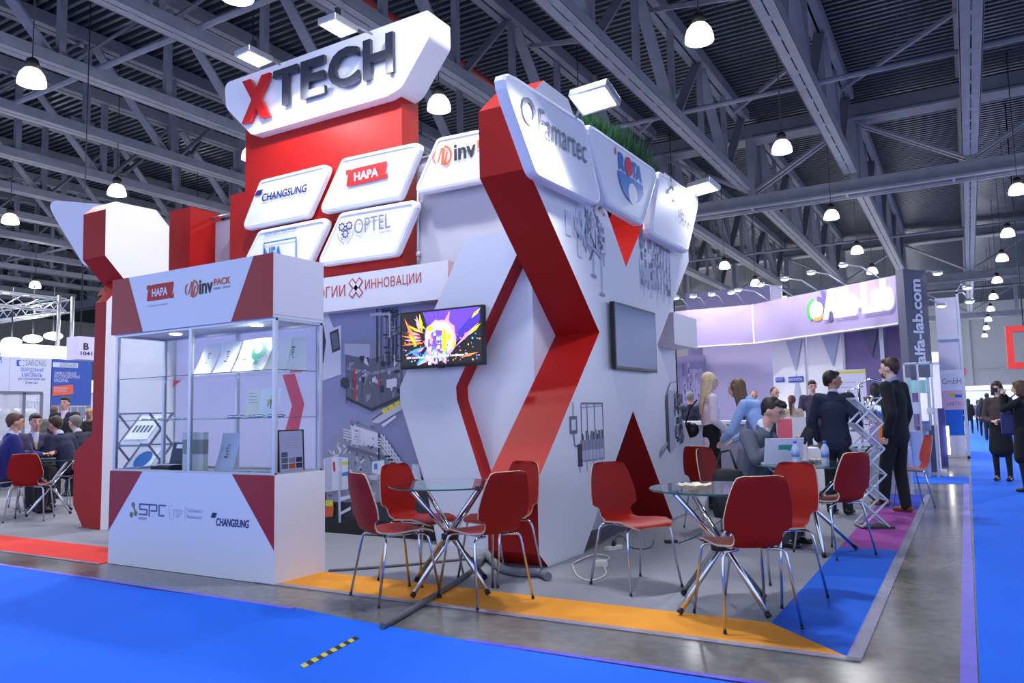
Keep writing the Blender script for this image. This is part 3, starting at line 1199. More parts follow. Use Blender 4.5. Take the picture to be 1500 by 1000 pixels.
l.text(FXP, 'T', x0+W_*.56, yb_, W_*.2, LH, .003, 0, bold=.05)
l.text(FXP, 'A', x0+W_*.72, yb_, W_*.28, LH, .003, 0, bold=.05)
l.rect(FXP, x0-.09, yb_+LH*.7, x0-.06, yb_+LH*1.1, .003, 1)
cx = x0+W_*.5
l.flat(FXP, [(cx+W_*.54*math.cos(a_), yb_-.02+.25*math.sin(a_)) for a_ in [-PI+k*PI/16 for k in range(17)]], .003, 0)
l.disc(FXP, (cx+W_*.05, yb_-.18), W_*.2, .0045, 2, 20, ry=.11)
l.rect(FXP, x0+W_*1.0, yb_-.16, x0+W_*1.03, yb_-.09, .003, 1)
l.build('logo', [mat('rota_blue', (60, 130, 200), .5), M_rota, M_whitebox], t)
t = lightbox('lightbox', 'glaring white lightbox with faint Telstar lettering, farthest on the X wall', FXP, [(966, 249), (1027, 287), (1009, 371), (952, 342)], .14, th=.1, group=GX)
MB().box((XF, 9.1, 3.5), (-2.9, 9.2, 3.6)).box((XF, 9.4, 3.5), (-2.9, 9.5, 3.6)).build('bracket', M_alu, t)
l = MB()
x0, y0 = FXP.px(991, 317)
x1, y1 = FXP.px(1015, 329)
l.text(FXP, 'Telstar', x0, y0-.02, x1-x0, .24, .003, 0)
for k in range(4):
    an = k*PI/2+.5
    l.line(FXP, (x0-.1, y0+.3), (x0-.1+.16*math.cos(an), y0+.3+.16*math.sin(an)), .05, .003, 0)
l.build('logo', M_pl, t)


# ---- screens
def screen_frame(t, fr, u0, v0, u1, v1, dep=.05):
    b = MB().prism(fr, [(u0, v0), (u1, v0), (u1, v1), (u0, v1)], -dep, 0, 0)
    b.build('housing', M_black, t, bevel=.004)


tv = thing('television', 'wall screen showing a colourful burst picture on the zigzag panel', 'television', (-4.3, 6.0, 1.6))
FV = FY(6.0)
u0, v0 = FV.px(586.5, 541)
u1, v1 = FV.px(707.5, 446)
v0 = (FV.px(588, 541)[1]+FV.px(707, 534)[1])/2
v1 = (FV.px(585, 459)[1]+FV.px(707, 445)[1])/2
screen_frame(tv, FV, u0, v0, u1, v1)
MB().prism(FV, [(u0+.3, v0+.15), (u1-.3, v0+.15), (u1-.3, v1-.15), (u0+.3, v1-.15)], -.09, -.05, 0).build('mount', M_dark, tv)
MB().box(((u0+u1)/2-.03, 5.995, v0-.01), ((u0+u1)/2+.03, 6.02, v0+.005)).build('sensor', M_black, tv)


def em(name, rgb, s=1.2):
    return mat(name, rgb, .3, emit=s)


EM = [em('screen_black', (30, 30, 34), .8), em('screen_violet', (110, 70, 215)), em('screen_pink', (255, 130, 190), 1.5), em('screen_white', (255, 225, 245), 1.6),
      em('screen_lime', (200, 215, 30), 1.3), em('screen_orange', (235, 120, 60)), em('screen_blue', (60, 130, 235), 1.3), em('screen_indigo', (60, 45, 150)), em('screen_sky', (90, 190, 240), 1.3), em('screen_wine', (120, 40, 60))]
s = MB()
b_ = .018
su0, sv0, su1, sv1 = u0+b_, v0+b_+.01, u1-b_, v1-b_
SW, SH = su1-su0, sv1-sv0
s.rect(FV, su0, sv0, su1, sv1, .001, 0)
rn = random.Random(3)
ccx, ccy = .5, .45
lyr = [.0012]


def SQ(pts, m):
    lyr[0] += .00002
    P_ = [(su0+min(1, max(0, a))*SW, sv0+min(1, max(0, b))*SH) for a, b in pts]
    s.flat(FV, P_, lyr[0], m)


SQ([(.28, 1), (.98, 1), (.98, .75), (.7, .4), (.5, .45), (.35, .6)], 7)
for i in range(34):
    a = .28+.7*i/34
    SQ([(a, 1), (a+.011, 1), (.5+(a-.5)*.35+.004, .5), (.5+(a-.5)*.35, .5)], 1)
for i in range(16):
    an = rn.uniform(2.2, 3.4)
    r0, r1 = rn.uniform(.2, .3), rn.uniform(.35, .56)
    c_, s_ = math.cos(an), math.sin(an)
    m = rn.choice((5, 5, 4, 9, 2))
    SQ([(ccx+r0*c_, ccy+r0*s_), (ccx+(r0+r1)/2*c_-.02*s_, ccy+(r0+r1)/2*s_+.02*c_), (ccx+r1*c_, ccy+r1*s_*1.1), (ccx+(r0+r1)/2*c_+.02*s_, ccy+(r0+r1)/2*s_-.02*c_)], m)
for i in range(14):
    an = rn.uniform(3.6, 5.4)
    r0, r1 = rn.uniform(.15, .3), rn.uniform(.35, .6)
    c_, s_ = math.cos(an), math.sin(an)
    m = rn.choice((6, 1, 6, 8, 2))
    SQ([(ccx+r0*c_, ccy+r0*s_), (ccx+(r0+r1)/2*c_-.03*s_, ccy+(r0+r1)/2*s_+.03*c_), (ccx+r1*c_, ccy+r1*s_), (ccx+(r0+r1)/2*c_+.03*s_, ccy+(r0+r1)/2*s_-.03*c_)], m)
for (ax_, ay_, bx_, by_, m) in ((.55, .66, .62, .98, 2), (.68, .3, .97, .72, 2), (.85, .5, .99, .7, 4), (.88, .8, .99, .98, 4), (.24, .62, .2, .95, 2), (.27, .6, .24, .98, 4), (.2, .4, .04, .92, 5), (.2, .36, .1, .62, 4), (.74, .1, .96, .18, 5), (.3, .1, .1, .3, 6)):
    d_ = V((bx_-ax_, by_-ay_)).normalized()*.022
    SQ([(ax_, ay_), ((ax_+bx_)/2-d_.y, (ay_+by_)/2+d_.x), (bx_, by_), ((ax_+bx_)/2+d_.y, (ay_+by_)/2-d_.x)], m)


def SE(cx_, cy_, rx, ry, m, n=22, jit=0.):
    SQ([(cx_+rx*(1+rn.uniform(-jit, jit))*math.cos(2*PI*k/n), cy_+ry*(1+rn.uniform(-jit, jit))*math.sin(2*PI*k/n)) for k in range(n)], m)


SE(.5, .48, .2, .36, 2, 30, .09)
SE(.49, .48, .175, .31, 3, 30, .05)
SE(.47, .42, .13, .23, 1, 20, .05)
for i in range(60):
    a, b = rn.uniform(.36, .6), rn.uniform(.22, .62)
    SE(a, b, rn.uniform(.006, .02), rn.uniform(.012, .05), rn.choice((6, 8, 3, 7, 2, 1, 3)), 8)
SE(.37, .68, .04, .06, 4, 9, .2)
SE(.61, .5, .025, .08, 4, 9, .2)
SE(.66, .35, .02, .09, 4, 9, .2)
SE(.55, .43, .034, .24, 4, 18)
for i in range(90):
    a, b = rn.uniform(.02, .98), rn.uniform(.04, .55)
    if .34 < a < .64 and b > .2:
        continue
    SE(a, b, rn.uniform(.004, .013), rn.uniform(.008, .02), rn.choice((4, 5, 5, 6, 8, 2, 5)), 8)
for i in range(30):
    a, b = rn.uniform(.33, .6), rn.uniform(.02, .2)
    SE(a, b, rn.uniform(.006, .015), rn.uniform(.02, .06), rn.choice((6, 8, 3, 2, 1)), 8)
lyr[0] += .0002
s.text(FV, 'S/N Lenses are Transferred to the LineMaster™', su0+.07*SW, sv0+.135*SH, .76*SW, .042*SH, lyr[0], 3, bold=.01)
s.build('screen', EM, tv)

tv2 = thing('television', 'tall dark reflecting screen on the white face of the X wall', 'television', (-2.9, 7.7, 1.6))
FV2 = FX(-2.90)
u0 = FV2.px(901, 490)[0]
u1 = FV2.px(961.5, 500)[0]
v1 = (FV2.px(901, 441)[1]+FV2.px(962, 459)[1])/2
v0 = (FV2.px(899, 540)[1]+FV2.px(961, 545)[1])/2
screen_frame(tv2, FV2, u0, v0, u1, v1)
M_scr = mat('reflection_tinted_screen', (84, 98, 146), .12)  # blue-grey base colour paints in the reflection on a switched-off screen
MB().rect(FV2, u0+.02, v0+.03, u1-.02, v1-.02, .001).build('screen', M_scr, tv2)
MB().box((XF, (u0+u1)/2-.25, v0+.15), (-2.95, (u0+u1)/2+.25, v1-.15)).build('mount', M_dark, tv2)

# ---- left end of the stand
lw = thing('x_wall', 'white and red faceted X wall at the left end of the stand', 'wall', (-8.9, 5.8, 0))
FL = FX(-8.65)
up = px2(FL, [(154, 374), (155, 306), (169, 295), (229, 307.5), (248, 332), (247, 398), (225, 440), (182, 409)])
MB().prism(FL, up, -.45, 0, 0, 1).build('upper_block', [M_white, M_red], lw)
MB().prism(FL, [(5.63, 2.95), (6.12, 2.95), (6.12, 2.76), (5.50, 2.76)], -.4, -.001, 1, 1).build('neck', [M_white, M_red], lw)
MB().prism(FL, [(5.38, 0), (5.38, 2.64), (5.48, 2.76), (6.9, 2.76), (6.9, 0)], -.22, -.002, 0, 1).build('column', [M_white, M_red], lw)
ft = MB()
ft.prism(Fr((0, 5.45, 0), (1, 0, 0), (0, 0, 1)), [(-9.12, 0), (-9.33, .26), (-9.33, .88), (-8.87, 1.16), (-8.87, 0)], -.5, 0, 0)
ft.build('foot_block', M_red, lw)
lp = thing('red_pillar', 'square red pillar standing behind the left faceted wall', 'pillar', (-8.96, 6.75, 0))
MB().box((-9.08, 6.5, 0), (-8.66, 6.99, 4.03)).build('shaft', M_red, lp)
FLP = FY(5.55)
wg = thing('wing_panel', 'white rounded wing panel sticking out left at the top of the left faceted wall', 'panel', (-9.5, 5.6, 3))
wp = px2(FLP, [(64, 292), (141, 303), (142, 398), (121, 386)])
wp[1] = (-9.0, wp[1][1])
MB().prism(FLP, rounded(wp, [.12, .02, .02, .1]), -.06, 0).build('panel', M_white, wg)
# ================================================================== FLOODLIGHTS AND GRASS ON THE STAND
M_flood = mat('flood_glow', (250, 250, 255), .3, emit=14)


def floodlight(label, loc, aim, arm, power, grp):
    t = thing('floodlight', label, 'floodlight', loc, group=grp)
    L_ = V(loc)
    n = (V(aim)-L_).normalized()
    x = n.cross(V((0, 0, 1))).normalized()
    y = x.cross(n).normalized()
    f = Fr(L_, x, -y)
    if f.n.dot(n) < 0:
        f = Fr(L_, x, y)
    q = [(-.17, -.12), (.17, -.12), (.17, .12), (-.17, .12)]
    MB().prism(f, q, -.07, 0, 0).build('housing', M_alu, t, bevel=.006)
    g = MB()
    g.rect(f, -.145, -.095, .145, .095, .003)
    g.build('glass', M_flood, t)
    a = MB()
    a.tube([L_-f.n*.07, V(arm[0])], .014, 6)
    for p, q_ in zip(arm, arm[1:]):
        a.tube([p, q_], .014, 6)
    a.build('arm', M_alu, t)
    MB().bar(L_-f.n*.1+V((0, 0, .02)), L_-f.n*.1+V((0, 0, .12)), .05, .04).build('clamp', M_black, t)
    lamp('SPOT', 'flood_beam', tuple(L_+f.n*.02), power, (.93, .95, 1.0), aim=aim, size=.08, angle=2.75, blend=.5)
    return t


floodlight('bright rectangular floodlight on an arm above the right half of the white sign', aY(495, 42, 5.75), (-5.35, 5.75, 4.0), [aY(512, 34, 5.9), aY(545, 50, 6.3)], 120, 'floodlights above the sign')
floodlight('bright rectangular floodlight on an arm above the left half of the white sign', aY(372, 87, 5.75), (-6.55, 5.75, 4.0), [aY(385, 78, 5.9), aY(410, 95, 6.3)], 120, 'floodlights above the sign')
f3 = aX(870, 148, -2.38)
floodlight('bright rectangular floodlight on an arm above the nearest lightbox of the X wall', f3, (f3.x-.05, f3.y-.45, f3.z-1), [V((f3.x-.08, f3.y+.08, f3.z+.13)), V((-2.85, 6.05, 3.80))], 95, 'floodlights above the X wall')
f4 = aY(1030, 277, 9.3)
floodlight('bright rectangular floodlight on an arm above the far end of the X wall', f4, (f4.x-.1, f4.y-.3, f4.z-1), [V((f4.x-.05, f4.y+.05, f4.z+.13)), V((-2.85, 9.3, 3.85))], 35, 'floodlights above the X wall')

rn = random.Random(21)
gm = MB()
for i in range(2600):
    y = rn.uniform(7.9, 10.1)
    x = rn.uniform(XB-.42, XB-.08)
    hh = rn.uniform(.3, .66)*(1 - abs(y-9.)*.22)
    dx, dy = rn.uniform(-.12, .12), rn.uniform(-.12, .12)
    w0 = .006
    z0_ = 4.25
    gm.add([(x-w0, y, z0_), (x+w0, y, z0_), (x+dx*.4, y+dy*.4, z0_+hh*.6), (x+dx, y+dy, z0_+hh)], [(0, 1, 2), (0, 2, 3)], 0)
gt = gm.build('grass_tuft', mat('ornamental_grass', (40, 92, 52), .7, vary=.3, scale=20))
tag(gt, 'dark green ornamental grass growing in a trough behind the ROTA lightbox', 'grass', kind='stuff')
tr = MB().box((XB-.48, 7.8, 2.97), (XB-.02, 10.2, 4.25))
tag(tr.build('planter_box', M_dark), 'dark planter holding the grass behind the X wall', 'planter')

# ================================================================== THE DISPLAY CASE
CX0, CX1, CY0, CY1 = -6.585, -4.56, 4.19, 4.70
dc = thing('display_case', 'tall glass display case with white base and logo header at the front of the stand', 'display case', ((CX0+CX1)/2, (CY0+CY1)/2, 0))
bs = MB().box((CX0, CY0-.02, .003), (CX1+.03, CY0+.0, .805))
bs.build('front_panel', mat('case_panel', (222, 224, 232), .4), dc)
MB().box((CX1+.01, CY0, .003), (CX1+.03, CY1, .805)).box((CX0, CY0, .003), (CX0+.02, CY1, .805)).box((CX0, CY1-.02, .003), (CX1+.01, CY1, .805)).build('side_panel', M_white, dc)
MB().box((CX0+.02, CY0, .78), (CX1+.01, CY1-.02, .80)).build('case_floor', M_white, dc)
MB().box((CX0-.02, CY0-.03, 2.005), (CX1+.01, CY1, 2.03)).build('case_ceiling', M_white, dc)
MB().box((CX0-.02, CY0-.03, 2.03), (CX1+.012, CY0-.01, 2.505)).build('header_panel', mat('case_header', (222, 224, 232), .4), dc)
MB().box((CX1-.01, CY0-.01, 2.03), (CX1+.012, CY1, 2.505)).box((CX0-.02, CY0-.01, 2.03), (CX0, CY1, 2.505)).box((CX0, CY1-.02, 2.03), (CX1-.01, CY1, 2.505)).build('header_side', M_white, dc)
FC = FY(CY0-.02)
FH = FY(CY0-.03)
for f_, q_ in ((FC, [(CX0, .805), (-6.124, .805), (CX0, .28)]), (FC, [(CX1+.03, .805), (-5.0, .805), (CX1+.03, .25)]),
               (FH, [(CX0-.02, 2.005), (-6.147, 2.005), (-6.37, 2.505), (CX0-.02, 2.505)]), (FH, [(CX1+.012, 2.005), (-5.021, 2.005), (-4.768, 2.505), (CX1+.012, 2.505)])):
    MB().flat(f_, q_, .0015).build('red_vinyl', M_redv, dc)
for x in (CX0, -5.575, CX1-.03):
    for y in (CY0-.002, CY1-.035):
        MB().box((x, y, .8), (x+.035, y+.035, 2.01)).build('post', M_alu, dc, bevel=.006)
for z in (.8, 1.985):
    for a_, b_ in (((CX0, CY0, z), (CX1, CY0+.03, z+.02)), ((CX1-.02, CY0, z), (CX1+.005, CY1, z+.02)), ((CX0, CY1-.03, z), (CX1, CY1, z+.02)), ((CX0, CY0, z), (CX0+.02, CY1, z+.02))):
        MB().box(a_, b_).build('rail', M_alu, dc)
M_pane = mat('case_glass', (248, 253, 255), .02, trans=1., ior=1.08)
for a_, b_ in (((CX0+.035, CY0+.012, .82), (-5.575, CY0+.017, 1.985)), ((-5.54, CY0+.012, .82), (CX1-.03, CY0+.017, 1.985)),
               ((CX1-.012, CY0+.034, .82), (CX1-.007, CY1-.036, 1.985)), ((CX0+.012, CY0+.034, .82), (CX0+.017, CY1-.036, 1.985)), ((CX0+.035, CY1-.02, .82), (CX1-.03, CY1-.015, 1.985))):
    MB().box(a_, b_).build('glass_pane', M_pane, dc)
for z in (1.235, 1.605):
    e = MB()
    e.box((CX0+.04, CY0+.03, z), (CX1-.035, CY1-.04, z+.006))
    sh = e.build('glass_shelf', M_pane, dc)
    g = MB()
    g.box((CX0+.04, CY0+.026, z), (CX1-.035, CY0+.03, z+.006)).box((CX1-.035, CY0+.03, z), (CX1-.032, CY1-.04, z+.006))
    g.build('edge', M_gedge, sh)
M_dl = mat('case_downlight', (255, 255, 250), .3, emit=9)
for x in (-6.1, -5.05):
    MB().lathe([(.05, 1.998), (.05, 2.006)], (x, 4.45, 0), 16).build('downlight', M_dl, dc)
    lamp('SPOT', 'case_light', (x, 4.45, 1.99), 60, (1, 1, .95), aim=(x, 4.45, 0), size=.05, angle=2.5, blend=.8)
lg = MB()
x0, y0 = FH.px(215, 443)
x1, y1 = FH.px(255, 415)
hapa(lg, FH, x0, 2.265, x1, 2.405)
lg.text(FH, 'a coesia company', x0+.02, 2.205, .27, .03, .003, 2)
lg.build('hapa_logo', [M_redp, M_white, M_inkl], dc)
lg = MB()
invpack(lg, FH, -5.56, 2.235, -5.03, 2.395)
lg.build('invpack_logo', [M_ink, M_orange], dc)
lg = MB()
changsung(lg, FC, -5.24, .40, -4.80, .50)
lg.build('changsung_logo', M_navy, dc)
lg = MB()
for a, b in ((-6.24, .52), (-6.262, .435), (-6.205, .45)):
    lg.disc(FC, (a, b), .024, .002, 0, 14)
lg.line(FC, (-6.24, .52), (-6.205, .45), .018, .0022, 0)
for pts_ in (((-6.02, .53), (-6.15, .53), (-6.15, .487), (-6.05, .487), (-6.05, .445), (-6.16, .445)), ((-6.02, .43), (-6.02, .53), (-5.92, .53), (-5.92, .48), (-6.0, .48)), ((-5.8, .53), (-5.89, .53), (-5.89, .445), (-5.82, .445))):
    for p, q in zip(pts_, pts_[1:]):
        lg.line(FC, p, q, .014, .0025, 1)
lg.text(FC, 'GROUP', -6.165, .40, .11, .022, .002, 0)
lg.build('spc_logo', [mat('spc_gold', (120, 120, 100), .5), mat('spc_grey', (88, 96, 140), .5)], dc)
lg = MB()
lg.text(FC, 'TSP', -5.72, .44, .13, .065, .002, 0, shear=.2)
for p, q in (((-5.75, .44), (-5.76, .52)), ((-5.76, .52), (-5.72, .54)), ((-5.75, .44), (-5.70, .42)), ((-5.555, .42), (-5.555, .53))):
    lg.line(FC, p, q, .004, .002, 0)
lg.text(FC, 'Total Solution of', -5.53, .49, .19, .03, .002, 1)
lg.text(FC, 'Pharmaceutical', -5.53, .44, .18, .03, .002, 1)
lg.build('tsp_logo', [M_inkl, mat('tsp_blue', (150, 165, 205), .5)], dc)

# things in the case
ZS1, ZS2, ZB = 1.6115, 1.2415, .8005


def leaflet(label, x, z, wd, ht, tilt=.25, curve=.06, y=4.52, tint=M_paper, art=0, grp='leaflets on the top shelf of the display case', name='leaflet', rz=0.):
    """a standing curved sheet of paper, 1.5 mm thick"""
    t = MB()
    N = 8
    vs = []
    for s_ in (0, .0015):
        for i in range(N+1):
            v = i/N
            yy = -tilt*ht*v*(1-v*.0) + curve*math.sin(v*PI)*.0 + s_ + curve*(1-v)**2*(-1)
            for u in (0, 1):
                p = V(((u-.5)*wd, yy+tilt*ht*v*2, ht*v*(1-.04*v)))
                p = Matrix.Rotation(rz, 3, 'Z') @ p
                vs.append(p+V((x, y, z)))
    n2 = 2*(N+1)
    fs = []
    for i in range(N):
        a = 2*i
        fs.append((a, a+1, a+3, a+2))
        fs.append((n2+a, n2+a+2, n2+a+3, n2+a+1))
        fs.append((a, a+2, n2+a+2, n2+a))
        fs.append((a+1, n2+a+1, n2+a+3, a+3))
    fs.append((0, n2, n2+1, 1))
    fs.append((2*N, 2*N+1, n2+2*N+1, n2+2*N))
    t.add(vs, fs, 0)
    o = thing(name, label, 'leaflet', (x, y, z), group=grp)
    t.build('sheet', tint, o)
    p = MB()
    B = [vs[2], vs[3], vs[2*(N-1)], vs[2*(N-1)+1]]
    ex = (B[1]-B[0]).normalized()
    ey = (B[2]-B[0]).normalized()
    f = Fr(B[0]-ex.cross(ey)*(-.004), ex, ey)
    hh = (B[2]-B[0]).length
    if art == 1:
        r_ = random.Random(int(x*100))
        for i in range(5):
            p.rect(f, wd*.4+r_.uniform(0, .03), hh*(.3+.1*i), wd*.4+r_.uniform(.03, .05), hh*(.36+.1*i), .004+.0001*i, i % 2)
    elif art == 2:
        p.disc(f, (wd*.45, hh*.6), wd*.36, .004, 2, 20)
        p.disc(f, (wd*.4, hh*.7), wd*.2, .0045, 3, 16)
        p.rect(f, wd*.4, hh*.08, wd*.6, hh*.25, .0048, 2)
    elif art == 3:
        for i in range(7):
            p.rect(f, wd*(.12+.3*(i % 3)), hh*(.1+.16*(i//3)), wd*(.34+.3*(i % 3)), hh*(.22+.16*(i//3)), .004, (0, 1, 4)[i % 3])
        for i in range(6):
            p.line(f, (wd*.25, hh*(.65+.05*i)), (wd*.85, hh*(.65+.05*i)), .003, .004, 1)
    elif art == 4:
        p.rect(f, 0, hh*.2, wd, hh*.45, .004, 5)
        r_ = random.Random(4)
        for i in range(16):
            a, b = r_.uniform(0, .8)*wd, r_.uniform(.0, .6)*hh
            p.rect(f, a, b, a+.04, b+.025, .0045+.00005*i, i % 2)
    if art:
        p.build('print', [G2, G3, M_green, M_paper, M_orange, mat('cover_blue_grey', (150, 160, 185), .5)], o)
    return o


for i, (px_, wd, art, lb) in enumerate(((304, .20, 1, 'leftmost in the row, with two small pictures'), (333, .19, 1, 'second from left, nearly blank'), (362, .19, 1, 'third from left, beside the middle post'),
                                        (374, .17, 1, 'fourth from left, with a small dark machine'))):
    x = FY(4.45).px(px_, 520)[0]
    leaflet('white curved leaflet on the top shelf, ' + lb, x+.02*i, ZS1, wd*1.15, .29, art=art, y=4.44-.02*i)
for i, (x, art, lb) in enumerate(((-4.93, 2, 'with a round green picture'), (-4.80, 1, 'between the green round one and the corner'), (-4.68, 1, 'rightmost by the side glass'))):
    leaflet('white curved leaflet on the top shelf, ' + lb, x, ZS1, .22, .29, art=art, y=4.36+.06*i, rz=.35*i)
bk = thing('open_book', 'open white booklet with a yellow and black picture on the middle shelf', 'book', (-4.98, 4.5, ZS2))
m_ = MB()
M_pg = mat('page_cream', (236, 236, 218), .6)
fA = Fr((-5.13, 4.40, ZS2), (1, .0, 0), (0, .15, 1))
m_.prism(fA, [(0, 0), (.16, 0), (.16, .24), (0, .24)], -.004, 0)
m_.build('left_page', M_pg, bk)
m_ = MB()
fB = Fr((-4.97, 4.40, ZS2), (1, .12, 0), (0, .15, 1))
m_.prism(fB, [(0, 0), (.2, 0), (.2, .24), (0, .24)], -.004, 0)
m_.build('right_page', mat('page_white', (232, 240, 240), .6), bk)
m_ = MB()
for i in range(4):
    m_.line(fA, (.02, .2-.025*i), (.1+.01*i, .2-.025*i), .003, .001, 0)
m_.disc(fB, (.09, .13), .018, .001, 1, 12)
m_.disc(fB, (.115, .165), .016, .001, 1, 12)
m_.rect(fB, .08, .085, .09, .11, .0012, 0).rect(fB, .11, .07, .118, .145, .0012, 0).rect(fB, .1, .1, .106, .15, .0013, 0)
m_.build('print', [G2, M_yellow], bk)
# small metal parts on the middle shelf
rn = random.Random(9)
for i in range(9):
    x = -5.2+.075*i
    y = 4.27+rn.uniform(0, .06)
    L_ = rn.uniform(.04, .07)
    m_ = MB()
    m_.tube([(x, y, ZS2+.0125), (x+L_*.6, y+.01, ZS2+.0125), (x+L_*.6, y+.01, ZS2+.0125), (x+L_, y+.012, ZS2+.0125)], [.012, .012, .007, .007], 10)
    m_.lathe([(.0125, 0), (.0125, .02)], (x, y, ZS2), 10)
    tag(m_.build('machine_part', M_chrome), 'small polished metal part on the middle shelf, %s from the middle post' % ORD[i], 'machine part', 'polished metal parts on the middle shelf')
for i in range(6):
    x = -6.3+.11*i
    m_ = MB().tube([(x, 4.28, ZS2+.007), (x+.05, 4.3, ZS2+.007)], .006, 8)
    m_.lathe([(.009, 0), (.009, .012), (.005, .014)], (x, 4.28, ZS2), 8)
    tag(m_.build('machine_part', M_chrome), 'tiny metal part in the left half of the middle shelf, %s from the left' % ORD[i], 'machine part', 'tiny metal parts on the left middle shelf')
# lower level
tc = thing('tool_case', 'open dark blue tool case with chrome tools on the floor of the display case', 'case', (-6.0, 4.4, ZB))
xa = -6.08
MB().box((xa-.13, 4.30, ZB), (xa+.12, 4.48, ZB+.04)).build('tray', M_black, tc, bevel=.006)
fL_ = Fr((xa-.13, 4.485, ZB+.045), (1, 0, 0), (0, .12, 1))
MB().prism(fL_, [(-.0, 0), (.26, 0), (.28, .18), (.03, .19)], -.03, 0).build('lid', mat('case_navy', (34, 44, 78), .5), tc, bevel=.004)
MB().prism(fL_, [(.09, .14), (.2, .14), (.2, .175), (.1, .175)], 0, .012).build('handle', M_alu, tc)
m_ = MB()
for i in range(4):
    m_.tube([(xa-.08+.05*i, 4.33, ZB+.047), (xa-.03+.05*i, 4.42, ZB+.052)], .007, 6)
m_.build('tools', M_chrome, tc)
leaflet('grey brochure with machine photo standing behind the blue tool case', -6.18, ZB, .2, .25, y=4.56, tint=mat('grey_cover', (150, 158, 178), .5), art=4, grp='papers on the floor of the display case', name='brochure', tilt=.1, curve=.02)
bxk = thing('boxed_catalogue', 'cream and olive banded catalogue box standing behind the front middle post', 'box', (-5.6, 4.3, ZB))
MB().box((-5.72, 4.26, ZB), (-5.46, 4.31, ZB+.33)).build('box_body', mat('box_cream', (214, 216, 204), .5), bxk)
MB().box((-5.722, 4.258, ZB+.15), (-5.459, 4.311, ZB+.27)).build('band', mat('box_olive', (150, 150, 135), .5), bxk)
leaflet('pale blue curved brochure with a machine drawing right of the banded box', -5.35, ZB, .22, .33, y=4.42, tint=mat('pale_blue_cover', (190, 200, 222), .5), art=1, grp='papers on the floor of the display case', name='brochure', tilt=.1)
fr_ = thing('framed_leaflet', 'leaflet with small machine photos in a clear stand by the right side glass', 'leaflet', (-4.63, 4.45, ZB))
fS = Fr((-4.60, 4.27, ZB), (0, 1, 0), (-.04, 0, 1))
MB().prism(fS, [(.02, .01), (.26, .01), (.26, .33), (.02, .33)], -.004, 0).build('sheet', mat('lilac_sheet', (200, 196, 216), .5), fr_)
MB().prism(fS, [(0, 0), (.28, 0), (.28, .34), (0, .34)], -.008, -.0045).build('stand_back', M_black, fr_)
m_ = MB()
for i in range(7):
    m_.rect(fS, .035+.075*(i % 3), .04+.045*(i//3), .1+.075*(i % 3), .078+.045*(i//3), .001, (0, 1, 2)[i % 3] if i != 1 else 3)
for i in range(5):
    m_.line(fS, (.08, .2+.02*i), (.22, .2+.02*i), .002, .001, 1)
m_.build('print', [G2, G3, G1, M_orange], fr_)
for i, x in enumerate((-5.2, -5.0, -4.85)):
    tag(MB().prism(Fr((x, 4.35, ZB), (1, .3, 0), (-.3, 1, 0)), [(0, 0), (.12, 0), (.12, .09), (0, .09)], 0, .004).build('flyer', mat('flyer_green_grey', (120, 150, 140), .4)), 'dark flyer lying flat on the floor of the display case, ' + ('left', 'middle', 'right')[i], 'flyer', 'flyers lying in the display case')


# ---- folding zigzag literature stands
def lit_stand(name, label, x, y, h, w_, n, rz, m_frame, deep=.3):
    t = thing('brochure_stand', label, 'brochure stand', (x, y, 0), rz)
    Mx = Matrix.Translation((x, y, 0)) @ Matrix.Rotation(rz, 4, 'Z')
    T = lambda a, b, c: Mx @ V((a, b, c))
    st = h/n
    b = MB()
    b.box((-w_/2, -deep*.7, .007), (w_/2, deep*.5, .03), M=Mx)
    b.build('base', M_dark, t)
    for s_ in (-1, 1):
        f = MB()
        for i in range(n):
            z0 = .03+i*st
            f.bar(T(s_*w_/2, -deep/2, z0), T(s_*w_/2, deep/2, z0+st), .022, .014)
            f.bar(T(s_*w_/2, deep/2, z0), T(s_*w_/2, -deep/2, z0+st), .022, .014)
        f.build('scissor_frame', m_frame, t)
    for i in range(n+1):
        z0 = .03+i*st
        for q_ in (-1, 1):
            MB().bar(T(-w_/2, q_*deep/2, z0), T(w_/2, q_*deep/2, z0), .016).build('crossbar', m_frame, t)
    for i in range(n):
        z0 = .03+i*st
        p = MB()
        a, b_, c, d = T(-w_/2+.02, -deep/2+.01, z0+.02), T(w_/2-.02, -deep/2+.01, z0+.02), T(w_/2-.02, deep/2-.02, z0+st-.01), T(-w_/2+.02, deep/2-.02, z0+st-.01)
        nn_ = (b_-a).cross(d-a).normalized()*.006
        p.add([a, b_, c, d]+[q+nn_ for q in (a, b_, c, d)], [(0, 3, 2, 1), (4, 5, 6, 7), (0, 1, 5, 4), (1, 2, 6, 5), (2, 3, 7, 6), (3, 0, 4, 7)], 0)
        p.build('tray', mat('clear_acrylic', (225, 230, 245), .1, alpha=.5), t)
    return t, T, st


